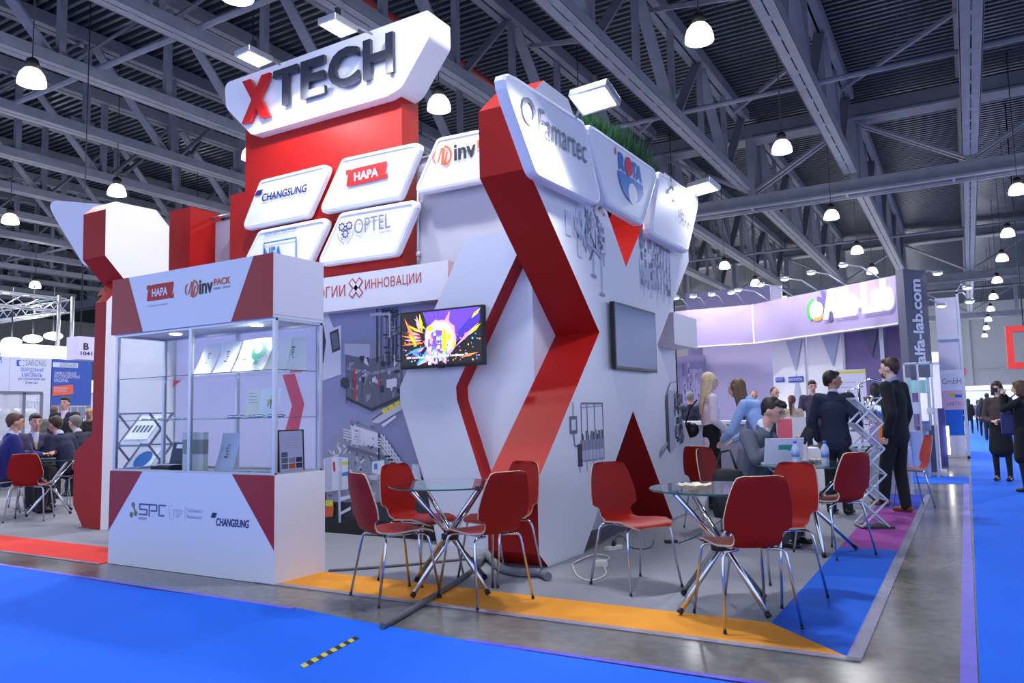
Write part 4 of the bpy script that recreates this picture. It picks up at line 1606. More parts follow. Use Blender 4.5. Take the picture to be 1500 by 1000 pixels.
ls, T, st = lit_stand('a', 'silver folding brochure stand behind the left end of the display case', -7.28, 4.98, 1.28, .42, 4, .15, mat('grey_frame', (110, 118, 140), .4, .5))
for i, (lb, m_) in enumerate((('lowest, orange red', M_redp), ('second from the bottom, with teal circle', M_green), ('third, blue and white', M_bluep), ('topmost, white with small pictures', M_paper))):
    a, b_ = T(-.15, -.11, .03+i*st+.05), T(.15, -.11, .03+i*st+.05)
    c = T(.15, .09, .03+(i+1)*st-.04)
    d = T(-.15, .09, .03+(i+1)*st-.04)
    up_ = (b_-a).cross(d-a).normalized()*.012
    mb = MB()
    mb.add([q+up_ for q in (a, b_, c, d)]+[q+up_*1.4 for q in (a, b_, c, d)], [(0, 3, 2, 1), (4, 5, 6, 7), (0, 1, 5, 4), (1, 2, 6, 5), (2, 3, 7, 6), (3, 0, 4, 7)], 0)
    f = Fr(a+up_*1.45, (b_-a), (d-a))
    ww, hh = (b_-a).length, (d-a).length
    if i in (1, 2):
        mb.disc(f, (ww*.5, hh*.5), hh*.35, .001, 1)
    if i == 3:
        for k in range(5):
            mb.rect(f, ww*(.1+.17*k), hh*.3, ww*(.2+.17*k), hh*.6, .001, 2)
    tag(mb.build('brochure', [m_ if i in (0, 1) else M_paper, m_, G2]), 'brochure in the silver stand behind the display case, ' + lb, 'brochure', 'brochures in the left stand')

# ================================================================== CHAIRS AND TABLES
M_cr = mat('chair_red', (142, 18, 9), .5, spec=.25, vary=.04, scale=12)
M_ply = mat('plywood_edge', (196, 178, 150), .6)
M_leg = mat('chair_chrome', (205, 208, 215), .14, 1.)


def chair(label, group):
    t = thing('dining_chair', label, 'chair', (0, 0, 0), group=group)
    seat = [(.215, .428, .13), (.205, .438, .165), (.17, .449, .19), (.10, .455, .205), (.0, .450, .207), (-.06, .445, .203), (-.105, .441, .19), (-.125, .441, .165), (-.14, .442, .15), (-.18, .448, .142)]
    back = [(-.18, .448, .142), (-.205, .462, .14), (-.222, .49, .14), (-.23, .515, .145), (-.234, .53, .155), (-.237, .542, .18), (-.240, .556, .20), (-.252, .62, .203), (-.272, .70, .19), (-.29, .77, .172), (-.302, .82, .153), (-.307, .842, .138), (-.309, .852, .10)]
    NC = 9
    for nm, prof in (('seat', seat), ('backrest', back)):
        m = MB()
        n = len(prof)
        th = .0055
        nor = []
        for i in range(n):
            a = prof[max(0, i-1)]
            b = prof[min(n-1, i+1)]
            d = V((0, b[0]-a[0], b[1]-a[1])).normalized()
            nor.append(V((0, d.z, -d.y)) if nm == 'x' else V((0, d.z, -d.y)))
        A = []
        B = []
        for (y, z, w_), N_ in zip(prof, nor):
            ra = []
            rb = []
            for k in range(NC):
                u = -1+2*k/(NC-1)
                if nm == 'seat':
                    dz = .012*u*u - .018*max(0, (y-.1)/.12)*abs(u)**3
                    p = V((u*w_, y, z+dz))
                else:
                    f_ = min(1, max(0, (z-.47)/.1))
                    p = V((u*w_, y+.022*u*u*f_, z+.012*u*u*(1-f_)))
                ra.append(p+N_*th)
                rb.append(p-N_*th)
            A.append(ra)
            B.append(rb)
        vs = [p for r in A for p in r]+[p for r in B for p in r]
        o_ = n*NC
        f1 = [(i*NC+k, i*NC+k+1, (i+1)*NC+k+1, (i+1)*NC+k) for i in range(n-1) for k in range(NC-1)]
        f2 = [tuple(o_+q for q in reversed(f)) for f in f1]
        m.add(vs, f1+f2, 0, True)
        bd = [(0, k) for k in range(NC)]+[(i, NC-1) for i in range(1, n)]+[(n-1, k) for k in range(NC-2, -1, -1)]+[(i, 0) for i in range(n-2, 0, -1)]
        for i in range(len(bd)):
            a, b = bd[i], bd[(i+1) % len(bd)]
            if nm == 'seat' and a[0] == b[0] == n-1:
                continue
            if nm == 'backrest' and a[0] == b[0] == 0:
                continue
            q = [vs[a[0]*NC+a[1]], vs[b[0]*NC+b[1]], vs[o_+b[0]*NC+b[1]], vs[o_+a[0]*NC+a[1]]]
            m.add(q, [(0, 3, 2, 1)], 1)
        m.build(nm, [M_cr, M_ply], t)
    for sx in (-1, 1):
        for yt, yf in ((.14, .215), (-.15, -.235)):
            pts_ = [(sx*.07, yt*.75, .425), (sx*.14, yt, .427), (sx*.165, yt*1.03, .425), (sx*.182, yt*1.07, .412), (sx*.19, yt*1.1, .39), (sx*.225, yf, .012)]
            lg_ = MB().tube(pts_, .0088, 8).build('leg', M_leg, t)
            MB().tube([(sx*.2245, yf*.997, .018), (sx*.2255, yf, .004)], .0105, 8).build('foot_cap', M_black, lg_)
    fr_ = MB()
    fr_.tube([(-.10, .12, .429), (-.10, -.14, .429)], .008, 6)
    fr_.tube([(.10, .12, .429), (.10, -.14, .429)], .008, 6)
    fr_.tube([(-.10, 0, .431), (.10, 0, .431)], .008, 6)
    for sx in (-1, 1):
        for y in (-.1, .1):
            fr_.lathe([(.014, .43), (.014, .442)], (sx*.1, y, 0), 8)
    fr_.build('seat_frame', M_leg, t)
    return t


GA, GR, GC, GL = 'red chairs around the left glass table', 'red chairs around the right glass table', 'red chairs around the table of the seated man', 'red chairs at the far left table'
def along(px, dist):
    d = ray(px, 600)
    k = dist/math.hypot(d.x, d.y)
    return d.x*k, d.y*k


CH = [
    ((-3.44, 4.25), (.40, .86), 'red plywood chair nearest the display case, seen from behind, left of the left table', GA),
    ((-3.63, 4.79), (.99, -.12), 'red plywood chair with bright seat front, behind the left table beside the machine print', GA),
    ((-2.87, 4.47), (-.93, .37), 'red plywood chair at the right side of the left table, back to the camera', GA),
    ((-3.10, 5.04), (-.30, -.95), 'red plywood chair squeezed between the left table and the foot of the X wall', GA),
    ((-2.09, 5.23), (.87, -.49), 'red plywood chair left of the right table, in front of the red triangle', GR),
    ((-1.20, 4.66), (-.62, .78), 'dark red plywood chair in front of the right table, nearest to the camera', GR),
    ((-1.17, 5.31), (-.45, -.89), 'red plywood chair behind the right table on the blue strip, facing the camera', GR),
    ((-1.06, 7.06), (-.83, .55), 'red plywood chair right of the seated man’s table, on the purple strip', GC),
    ((-1.98, 7.45), (.97, -.22), 'red plywood chair of the man in the grey suit, with the backpack', GC),
    ((-2.36, 8.15), (.3, .95), 'red plywood chair seen from behind, left of the seated man’s chair', GC),
    ((-.72, 10.66), (-.9, -.3), 'red plywood chair behind the bearded man standing at the right', 'red chair by the bearded man'),
    ((-10.45, 5.55), (-.72, .69), 'red plywood chair in front of the far left table, seen from behind', GL),
    (along(12, 12.6), (.3, .9), 'red plywood chair under the man in blue at the left picture edge', GL),
    (along(50, 13.6), (.9, -.2), 'red plywood chair of the man in the purple grey shirt at far left', GL),
    (along(104, 13.4), (-.85, -.3), 'red plywood chair of the man leaning over the laptop at far left', GL),
    (along(125, 14.6), (-.9, -.2), 'red plywood chair half hidden by the left red column', GL),
]
c0 = None
for (c, f, lb, g) in CH:
    rz = math.atan2(-f[0], f[1])
    if c0 is None:
        c0 = chair(lb, g)
        c0.location = (c[0], c[1], .006)
        c0.rotation_euler = (0, 0, rz)
    else:
        k = copy_tree(c0, (c[0], c[1], .006), rz, lb)
        k['group'] = g

M_tglass = mat('table_glass', (225, 245, 240), .02, trans=1., ior=1.12)


def table(label, a0, r=.43, leg_r=.36):
    t = thing('glass_table', label, 'table', (0, 0, 0), group='round glass tables with crossed chrome legs')
    tp = MB().lathe([(r-.002, .722), (r, .724), (r, .731), (r-.002, .733)], n=64)
    top = tp.build('table_top', M_tglass, t)
    e = MB()
    n = 64
    vs = []
    for z in (.7225, .7325):
        for k in range(n):
            vs.append(((r+.0008)*math.cos(2*PI*k/n), (r+.0008)*math.sin(2*PI*k/n), z))
    e.add(vs, [(k, (k+1) % n, n+(k+1) % n, n+k) for k in range(n)], 0, True)
    e.build('edge', M_gedge, top)
    for k in range(4):
        a = a0+k*PI/2
        b = a+PI
        q = V((-math.sin(a), math.cos(a), 0))*.022
        p0 = V((leg_r*math.cos(a), leg_r*math.sin(a), .016))
        p1 = V((leg_r*.9*math.cos(b), leg_r*.9*math.sin(b), .712))
        lg_ = MB().tube([p0+q, p1+q], .0165, 12).build('leg', M_leg, t)
        d = (p1-p0).normalized()
        MB().tube([p0+q-d*.004, p0+q+d*.022], .0185, 12).build('foot_cap', M_black, lg_)
        MB().lathe([(.02, .707), (.02, .722)], (p1.x+q.x, p1.y+q.y, 0), 12).build('glass_pad', M_black, lg_)
    MB().lathe([(.058, .345), (.062, .35), (.062, .378), (.058, .383)], n=24).build('hub', M_black, t)
    return t


t0 = table('round glass table with crossed chrome legs, standing left between four red chairs', 0)
t0.location = (-3.25, 4.62, .006)
t0.rotation_euler = (0, 0, math.radians(76))
copy_tree(t0, (-1.40, 4.93, .006), math.radians(57), 'round glass table nearest to the camera with a napkin dish on it')
copy_tree(t0, (-1.24, 7.16, .006), math.radians(20), 'round glass table where the man in the grey suit sits')
copy_tree(t0, (-10.9, 6.05, .006), math.radians(10), 'round glass table at the far left with a laptop')
copy_tree(t0, (-1.4, 10.75, .006), math.radians(33), 'round glass table beside the bearded man, farther back')

# things on the tables
ZT = .7335+.006


def dish(c, label, s_=1.):
    t = thing('napkin_dish', label, 'dish', (c[0], c[1], ZT))
    m = MB()
    n = 24
    rn_ = random.Random(int(c[0]*10))
    rr = [1+rn_.uniform(-.12, .25) for _ in range(n)]
    vs = []
    for (r, z) in ((.03, .0), (.055, .004), (.085, .03), (.083, .033), (.052, .008), (.028, .004)):
        for k in range(n):
            a = 2*PI*k/n
            q = rr[k] if r > .06 else 1
            vs.append((c[0]+s_*r*q*1.15*math.cos(a), c[1]+s_*r*q*math.sin(a), ZT+z*(1+.4*(rr[k]-1)*3 if r > .06 else 1)))
    fs = [(i*n+k, i*n+(k+1) % n, (i+1)*n+(k+1) % n, (i+1)*n+k) for i in range(5) for k in range(n)]
    m.add(vs, fs, 0, False)
    m.f += [tuple(range(n))[::-1], tuple(range(5*n, 6*n))]
    m.m += [0, 0]
    m.s += [False]*2
    m.build('dish', mat('cream_paper', (226, 214, 186), .7), t)
    m = MB()
    for i in range(5):
        m.ell((c[0]+rn_.uniform(-.03, .03), c[1]+rn_.uniform(-.03, .03), ZT+.022), (.024, .018, .012))
    m.build('crumpled_paper', mat('napkin', (235, 228, 210), .8), t)


cd = aZ(1017, 717, .74)
dish((cd.x, cd.y), 'crumpled cream napkin dish on the nearest glass table')


def bottle(label, x, y, z):
    t = thing('water_bottle', label, 'bottle', (x, y, z), group='small water bottles on the tables')
    MB().lathe([(.028, 0), (.032, .006), (.032, .05), (.029, .06), (.032, .07), (.032, .135), (.026, .16), (.014, .18), (.013, .19)], (x, y, z), 16).build('body', mat('bottle_clear', (205, 222, 240), .08, alpha=.55), t)
    MB().lathe([(.0325, .075), (.0325, .125)], (x, y, z), 16).build('label_band', mat('bottle_label', (120, 150, 210), .5), t)
    MB().lathe([(.015, .188), (.015, .208)], (x, y, z), 12).build('cap', mat('cap_blue', (40, 90, 220), .4), t)
    return t


pb = aZ(1227, 697, ZT)
bt = bottle('small blue capped water bottle at the right edge of the seated man’s table', -1.06, 6.92, ZT)
copy_tree(bt, (-1.30, 6.95, ZT), 0, 'small water bottle right beside the open laptop lid')
ph = MB().box((-1.33, 7.12, ZT), (-1.18, 7.28, ZT+.018))
tag(ph.build('notebook', mat('navy_cover', (35, 40, 75), .5)), 'dark blue notebook lying on the seated man’s table', 'notebook')
dish((-1.2, 7.3), 'small cream napkin lying behind the notebook on the seated man’s table', .6)


def laptop(label, x, y, z, rz, m_lid, sc_=1., logo=None):
    t = thing('laptop', label, 'laptop', (x, y, z), rz)
    Mx = Matrix.Translation((x, y, z)) @ Matrix.Rotation(rz, 4, 'Z')
    MB().box((-.17*sc_, -.12*sc_, 0), (.17*sc_, .12*sc_, .016), M=Mx).build('base', m_lid, t, bevel=.003)
    MB().box((-.15*sc_, -.06*sc_, .016), (.15*sc_, .09*sc_, .018), M=Mx).build('keyboard', M_black, t)
    M2 = Mx @ Matrix.Translation((0, .12*sc_, .014)) @ Matrix.Rotation(math.radians(-18), 4, 'X')
    MB().box((-.17*sc_, -.004, 0), (.17*sc_, .004, .225*sc_), M=M2).build('lid', m_lid, t, bevel=.003)
    MB().box((-.155*sc_, -.0055, .015), (.155*sc_, -.0042, .21*sc_), M=M2).build('screen', M_scr, t)
    if logo:
        mb = MB()
        mb.box((-.1, .0042, .12), (.05, .005, .165), 0, M=M2)
        mb.box((-.1, .0042, .112), (-.03, .005, .1185), 1, M=M2)
        mb.build('sticker', [mat('sticker_teal', (70, 160, 150), .5), M_bluep], t)
    return t


laptop('white laptop with teal sticker on its lid, open before the man in the grey suit', -1.50, 7.2, ZT, math.radians(-148), mat('laptop_white', (222, 222, 232), .35), 1., True)
laptop('dark laptop open on the far left table', -10.95, 6.0, ZT, math.radians(150), mat('laptop_dark', (44, 60, 70), .4), 1.)

# backpack on the man's chair
bp = thing('backpack', 'black backpack hanging on the seated man’s red chair', 'backpack', (-1.95, 7.12, .2))
Mb = Matrix.Translation((-1.93, 7.14, .47)) @ Matrix.Rotation(.3, 4, 'Z')


def bag_shape(w_, dd_, rows, c=(0, 0, 0)):
    m = MB()
    n = 20
    vs = []
    for z, k in rows:
        for q in range(n):
            a = 2*PI*q/n
            cx_, sx_ = math.cos(a), math.sin(a)
            vs.append(Mb @ V((c[0]+w_*k*math.copysign(abs(cx_)**.45, cx_), c[1]+dd_*k*math.copysign(abs(sx_)**.45, sx_), c[2]+z)))
    fs = [(i*n+q, i*n+(q+1) % n, (i+1)*n+(q+1) % n, (i+1)*n+q) for i in range(len(rows)-1) for q in range(n)]
    fs += [tuple(range(n))[::-1], tuple(range((len(rows)-1)*n, len(rows)*n))]
    return m.add(vs, fs, 0, True)


bag_shape(.15, .085, ((-.22, .7), (-.21, .92), (-.17, 1), (.06, 1.0), (.15, .92), (.2, .75), (.22, .4))).build('bag_body', mat('backpack_black', (24, 25, 30), .7, bump=.3, scale=30), bp)
bag_shape(.12, .03, ((-.13, .7), (-.12, .95), (.04, 1), (.07, .7)), (0, -.1, -.03)).build('front_pocket', mat('backpack_pocket', (34, 35, 42), .6), bp)
m_ = MB()
m_.tube([Mb @ V(p) for p in ((-.08, .07, .18), (-.1, .13, .25), (-.05, .17, .36), (.03, .15, .38), (.08, .08, .2))], .012, 8)
m_.tube([Mb @ V(p) for p in ((.0, -.09, -.04), (.0, -.1, -.12))], .006, 6)
m_.build('strap', M_black, bp)
MB().tube([Mb @ V((.04, -.125, -.02)), Mb @ V((.04, -.128, -.08))], .006, 6).build('zip_pull', M_chrome, bp)

# hose and cables
def cable(name, label, pts, r, m, cat='cable', n=8, smooth=4):
    P_ = [V(p) for p in pts]
    out = []
    for i in range(len(P_)-1):
        a = P_[max(0, i-1)]
        b, c = P_[i], P_[i+1]
        d = P_[min(len(P_)-1, i+2)]
        for k in range(smooth):
            t_ = k/smooth
            out.append(.5*((2*b)+(-a+c)*t_+(2*a-5*b+4*c-d)*t_*t_+(-a+3*b-3*c+d)*t_**3))
    out.append(P_[-1])
    return tag(MB().tube(out, r, n, 0).build(name, m), label, cat)


M_duct = mat('duct_tape_grey', (96, 98, 104), .5, vary=.15, scale=9, bump=.4)
z_ = .03
hp = [aZ(x, y, z_) for x, y in ((560, 915), (600, 892), (640, 868), (676, 845), (700, 826))]
cable('cable_duct', 'grey taped cable duct running from the blue carpet under the left table', [(p.x, p.y, .022) for p in hp], .019, M_duct, 'cable duct')
hp = [aZ(x, y, .05) for x, y in ((700, 822), (712, 812), (735, 830), (762, 836), (790, 836), (803, 842))]
cable('fabric_hose', 'crumpled grey fabric hose lying at the foot of the X wall', [(p.x, p.y, .04) for p in hp], .032, mat('hose_grey', (120, 124, 132), .8, bump=1., scale=22), 'hose')
cable('floor_strip', 'flat dark grey cable strip on the grey carpet behind the left chairs', [(*aZ(481, 835, .02).xy, .018), (*aZ(600, 826, .02).xy, .018), (*aZ(700, 816, .02).xy, .018)], .011, M_duct, 'cable strip')
M_wc = mat('white_cable', (215, 212, 200), .5)
wc = [(838, 826), (845, 842), (862, 850), (880, 846), (888, 838), (884, 828)]
cable('power_cable', 'white power cable curling on the carpet beside the X wall', [(*aZ(x, y, .012).xy, .012) for x, y in wc], .006, M_wc)
wc = [(840, 824), (862, 814), (880, 812), (893, 816), (885, 820), (872, 817)]
cable('power_cable', 'second white power cable looping near the power strip', [(*aZ(x, y, .018).xy, .018) for x, y in wc], .006, M_wc)
wc = [(903, 797), (903, 786), (913, 786), (922, 800), (940, 804), (955, 800), (957, 790)]
cable('charger_cable', 'thin black charger cable lying left of the nearest table', [(*aZ(x, y, .011).xy, .011) for x, y in wc], .004, M_black)
wc = [(995, 795), (1018, 786), (1028, 779), (1050, 766), (1066, 752), (1080, 745)]
cable('charger_cable', 'thin black charger cable leading under the nearest table to the back', [(*aZ(x, y, .011).xy, .011) for x, y in wc], .004, M_black)
p = aZ(899, 806, .0)
ps = thing('power_strip', 'white power strip with a black plug at the edge of the red triangle', 'power strip', (p.x, p.y, .006), 1.2)
Mx = Matrix.Translation((p.x, p.y, .006)) @ Matrix.Rotation(1.2, 4, 'Z')
MB().box((-.09, -.03, 0), (.09, .03, .035), M=Mx).build('housing', M_wc, ps, bevel=.006)
MB().lathe([(.02, .035), (.018, .06), (.008, .085)], (p.x, p.y, .006), 10).build('plug', M_black, ps)
p = aZ(881, 831, .0)
ps = thing('power_socket', 'small white socket block in the loop of white cable', 'socket', (p.x, p.y, .006), .4)
Mx = Matrix.Translation((p.x, p.y, .006)) @ Matrix.Rotation(.4, 4, 'Z')
MB().box((-.05, -.03, 0), (.05, .03, .05), M=Mx).build('housing', M_wc, ps, bevel=.006)
p = aZ(983, 796, .0)
Mx = Matrix.Translation((p.x, p.y, .006)) @ Matrix.Rotation(.7, 4, 'Z')
tag(MB().box((-.06, -.022, 0), (.06, .022, .03), M=Mx).build('power_adapter', M_black, bevel=.005), 'black power adapter brick on the carpet left of the nearest table', 'adapter')
# ================================================================== OTHER STANDS, RIGHT
M_lilac = mat('lilac_wall', (168, 160, 200), .6)
M_purple = mat('purple_wall', (112, 98, 150), .6)
M_fascia = mat('fascia_violet', (150, 138, 178), .5)
M_bright = mat('bright_white_wall', (236, 234, 246), .5)
M_tower = mat('tower_grey', (84, 86, 108), .6)
b0 = aY(1325, 430, 19)
PB = V((b0.x, 19, 0))
DA = V((-.8, .6, 0))
kx = ray(1104, 480)
kk = kx.x/kx.y
Lf = (kk*19-PB.x)/(-.8-kk*.6)
PA = PB+DA*Lf
FA = Fr(PA, -DA, (0, 0, 1))
FB = Fr(PB, (.6, .8, 0), (0, 0, 1))
zt = (FA.px(1104, 450)[1]+FA.px(1323, 395)[1])/2
zb = (FA.px(1104, 506)[1]+FA.px(1327, 466)[1])/2
fas = thing('fascia_sign', 'violet lit fascia of the neighbouring stand with glowing Alfa-Lab letters', 'sign', FA.p(Lf/2, zb, -.2))
MB().prism(FA, [(0, zb), (Lf-.205, zb), (Lf-.205, zt), (0, zt)], -.25, 0).build('fascia_panel', M_fascia, fas)
PC = V((aY(990, 480, PA.y).x-1.5, PA.y, 0))
FD = Fr(PC, (1, 0, 0), (0, 0, 1))
MB().prism(FD, [(0, zb), (PA.x-PC.x, zb), (PA.x-PC.x, zt), (0, zt)], -.25, 0).build('side_fascia', M_fascia, fas)
tr = MB()
tr.prism(FA, [(0, zb-.03), (Lf-.205, zb-.03), (Lf-.205, zb), (0, zb)], -.25, .02)
tr.prism(FD, [(0, zb-.03), (PA.x-PC.x, zb-.03), (PA.x-PC.x, zb), (0, zb)], -.25, .02)
tr.box((PA.x-.02, PA.y-.03, zb), (PA.x+.02, PA.y+.01, zt))
tr.build('edge_trim', M_bright, fas)
M_glet = mat('glow_letters', (245, 243, 255), .4, emit=1.3)
q0, q1 = FA.px(1209, 462), FA.px(1312, 462)
lt = MB()
zz0 = FA.px(1213, 468)[1]
lt.text(FA, 'Alfa-Lab', q0[0], zz0, q1[0]-q0[0], FA.px(1213, 440)[1]-zz0+.25, .02, 0, bold=.045, ext=.06)
lt.build('glowing_letters', M_glet, fas)
cx, cy = FA.px(1198, 454)
r_ = .34
lt = MB()
lt.disc(FA, (cx, cy), r_*.75, .03, 0, 24)
lt.ring(FA, (cx, cy), r_*.75, r_, .031, 1, 16, 1.9, 4.0)
lt.ring(FA, (cx, cy), r_*.55, r_*.8, .032, 2, 10, 4.2, 5.6)
lt.ring(FA, (cx, cy), r_*.6, r_, .031, 3, 12, -.9, 1.5)
lt.flat(FA, [(cx+.15, cy+.45), (cx+.28, cy+.45), (cx+.5, cy-.3), (cx+.38, cy-.36)], .034, 3)
lt.build('emblem', [M_glet, mat('emblem_green', (50, 170, 70), .5), mat('emblem_orange', (235, 150, 60), .5), mat('emblem_violet', (90, 80, 140), .5)], fas)
# tower
tz1 = FB.px(1340, 395)[1]
tz0 = FB.px(1345, 552)[1]
tw_ = FB.px(1361, 470)[0]
tws = thing('tower_sign', 'tall dark grey tower with vertical white lettering alfa-lab.com', 'sign', FB.p(tw_/2, tz0, -.3))
MB().prism(FB, [(0, tz0), (tw_, tz0), (tw_, tz1), (0, tz1)], -.2, 0).build('tower', M_tower, tws)
FBr = Fr(FB.p(0, 0, 0), (0, 0, 1), -FB.x)
zl0, zl1 = FB.px(1345, 532)[1], FB.px(1345, 409)[1]
lt = MB()
lt.text(FBr, 'alfa-lab.com', zl0, -tw_*.72, zl1-zl0, tw_*.48, .01, 0, bold=.03)
lt.build('lettering', mat('tower_letters', (210, 214, 232), .5), tws)
MB().box((PB.x-.1, PB.y+.1, 0), (PB.x+.0, PB.y+.2, tz0)).build('post', M_alu, tws)
MB().box((PB.x+.28, PB.y+.5, 0), (PB.x+.34, PB.y+.56, tz0)).build('post', M_alu, tws)

# walls below the fascia
FP1 = FA.off(-.9)


def wallq(name, label, fr, px, m, w0=-.1, cat='wall panel', grp=None):
    q = px2(fr, px)
    return tag(MB().prism(fr, q, w0, 0).build(name, m), label, cat, grp)


def rectq(fr, a, b, c, d_, z0=None):
    p, q = fr.px(a, b), fr.px(c, d_)
    return p[0], (q[1] if z0 is None else z0), q[0], p[1]


def panel(name, label, fr, xa, xb, zt_, m, w0=-.08, zb_=0.):
    ua, ub = fr.px(xa, 520)[0], fr.px(xb, 520)[0]
    t = thing(name, label, 'wall panel', fr.p((ua+ub)/2, zb_, 0))
    MB().prism(fr, [(ua, zb_), (ub, zb_), (ub, zt_), (ua, zt_)], w0, 0).build('panel', m, t)
    return t, ua, ub


zw = zb+.35
t, ua, ub = panel('wall_panel', 'white pillar with a hanging grey triangle, left under the violet fascia', FP1, 1131, 1180, zw, M_bright)
w_ = ub-ua
MB().flat(FP1, [(ua+.4*w_, zw-.1), (ub, zw-.1), (ua+.72*w_, zb-.85)], .03).flat(FP1, [(ua+.72*w_, zb-.85), (ua+.5*w_, 0.8), (ua+.95*w_, .8)], .02).build('triangle_print', mat('triangle_grey', (176, 184, 214), .5), t)
lb_ = MB()
u0_, v0_, u1_, v1_ = rectq(FP1, 1137, 553, 1150, 559)
lb_.rect(FP1, u0_, v0_, u1_, v1_, .03, 0)
lb_.text(FP1, 'SCHOTT', u0_+.03, v0_+.04, u1_-u0_-.06, (v1_-v0_)*.5, .035, 1)
u0_, v0_, u1_, v1_ = rectq(FP1, 1156, 552, 1178, 559)
lb_.rect(FP1, u0_, v0_, u1_, v1_, .03, 0)
lb_.text(FP1, 'INNOVATION', u0_+.03, v0_+.04, u1_-u0_-.06, (v1_-v0_)*.5, .035, 1)
lb_.build('badge', [mat('badge_blue', (50, 80, 190), .5), M_bright], t)
MB().bar(FP1.p(ub+.02, 0, .02), FP1.p(ub+.02, zw, .02), .05).build('post', M_alu, t)
t, ua, ub = panel('wall_panel', 'white pillar with a hanging grey triangle, second under the violet fascia', FP1, 1183, 1238, zw, M_bright)
w_ = ub-ua
MB().flat(FP1, [(ua+.35*w_, zw-.1), (ub-.05, zw-.1), (ua+.7*w_, zb-.8)], .03).build('triangle_print', mat('triangle_grey2', (170, 180, 212), .5), t)
MB().bar(FP1.p(ub-.02, 0, .03), FP1.p(ub-.02, zw, .03), .06).build('post', M_alu, t)
t, ua, ub = panel('wall_panel', 'purple wall with a dark hanging triangle under the violet fascia', FP1, 1239, 1296, zw, M_purple)
w_ = ub-ua
MB().flat(FP1, [(ua+.4*w_, zw-.1), (ub-.05, zw-.1), (ua+.7*w_, zb-.65)], .03).build('triangle_print', mat('triangle_dark', (92, 90, 124), .5), t)
MB().bar(FP1.p(ub-.02, 0, .05), FP1.p(ub-.02, zw, .05), .09).build('post', M_alu, t)
panel('wall_panel', 'deep purple wall right beside the dark grey tower sign', FP1, 1299, 1338, zw, mat('deep_purple', (98, 84, 136), .6))
# back wall left: lilac and photo panel
FBW = FY(PA.y+2.5)
t, ua, ub = panel('wall_panel', 'long pale lilac wall behind the counter', FBW, 1030, 1133, 4.2, mat('pale_lilac', (206, 194, 226), .6), zb_=0)
t, ua, ub = panel('wall_panel', 'lilac wall panel printed with grey machinery right of the X wall', FY(PA.y+2.3), 985, 1031, zb-.1, mat('photo_lilac', (150, 140, 186), .6))
mm = MB()
machine(mm, FY(PA.y+2.3), (ua+.3, 1.3, ub-.05, zb-.3), 44, 2)
mm.build('machine_print', [mat('lil%d' % i, c_, .6) for i, c_ in enumerate(((96, 90, 130), (120, 112, 155), (170, 160, 205), (190, 182, 220), (205, 200, 230)))], t)
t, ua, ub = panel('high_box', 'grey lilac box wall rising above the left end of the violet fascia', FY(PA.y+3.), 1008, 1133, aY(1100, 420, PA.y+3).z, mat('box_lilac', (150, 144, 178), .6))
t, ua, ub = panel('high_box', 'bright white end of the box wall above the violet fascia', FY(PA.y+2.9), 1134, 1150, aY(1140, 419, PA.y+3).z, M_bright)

# small arm spotlights along the fascia top
M_sp = mat('spot_glow', (255, 250, 240), .3, emit=10)


def arm_spot(label, base_, tip, grp, glow=True, wash=None):
    t = thing('arm_spotlight', label, 'spotlight', base_, group=grp)
    b_, p_ = V(base_), V(tip)
    mid = (b_+p_)/2+V((0, 0, .12))
    MB().tube([b_, mid, p_], .018, 6).build('arm', M_alu, t)
    MB().ell(p_, (.11, .09, .05)).build('lamp_head', M_alu, t)
    MB().ell(p_-V((0, 0, .03)), (.09, .07, .035)).build('bulb', M_sp, t)
    if wash:
        lamp('SPOT', 'fascia_wash', tuple(p_-V((0, 0, .08))), wash[0], (1, .93, .97), aim=wash[1], size=.06, angle=2.3, blend=.8)


SL = 'arm spotlights along the top of the violet fascia'
for k, (pxa, lb_) in enumerate(((1010, 'farthest left'), (1035, 'second from the left'), (1062, 'third from the left'), (1090, 'at the inner corner'))):
    u = FD.px(pxa, 450)[0]
    arm_spot('small arm spotlight on the left part of the violet fascia, ' + lb_, FD.p(u, zt, -.1), FD.p(u-.15, zt+.3, .75), SL, wash=(30, tuple(FD.p(u, zb+.3, 0))))
for k, (fr_k, lb_) in enumerate(((.12, 'first'), (.3, 'second'), (.48, 'third'), (.66, 'fourth'), (.86, 'fifth'))):
    u = Lf*fr_k
    arm_spot('small arm spotlight on the right part of the violet fascia, %s from the corner' % lb_, FA.p(u, zt, -.1), FA.p(u-.2, zt+.33, .8), SL, wash=(32, tuple(FA.p(u+.1, zb+.3, 0))))
arm_spot('small bright spotlight at the top right edge of the tower sign', FB.p(tw_, tz1-.15, -.2), FB.p(tw_+.25, tz1-.05, .1), 'spotlights right of the tower sign')
arm_spot('small bright spotlight at mid height right of the tower sign', FB.p(tw_, tz1-.75, -.2), FB.p(tw_+.3, tz1-.78, .1), 'spotlights right of the tower sign')

# counter, roll up, machines and glass cases of that stand
def boxthing(name, label, cat, lo, hi, m, bevel=.006, group=None):
    return tag(MB().box(lo, hi).build(name, m, bevel=bevel), label, cat, group)


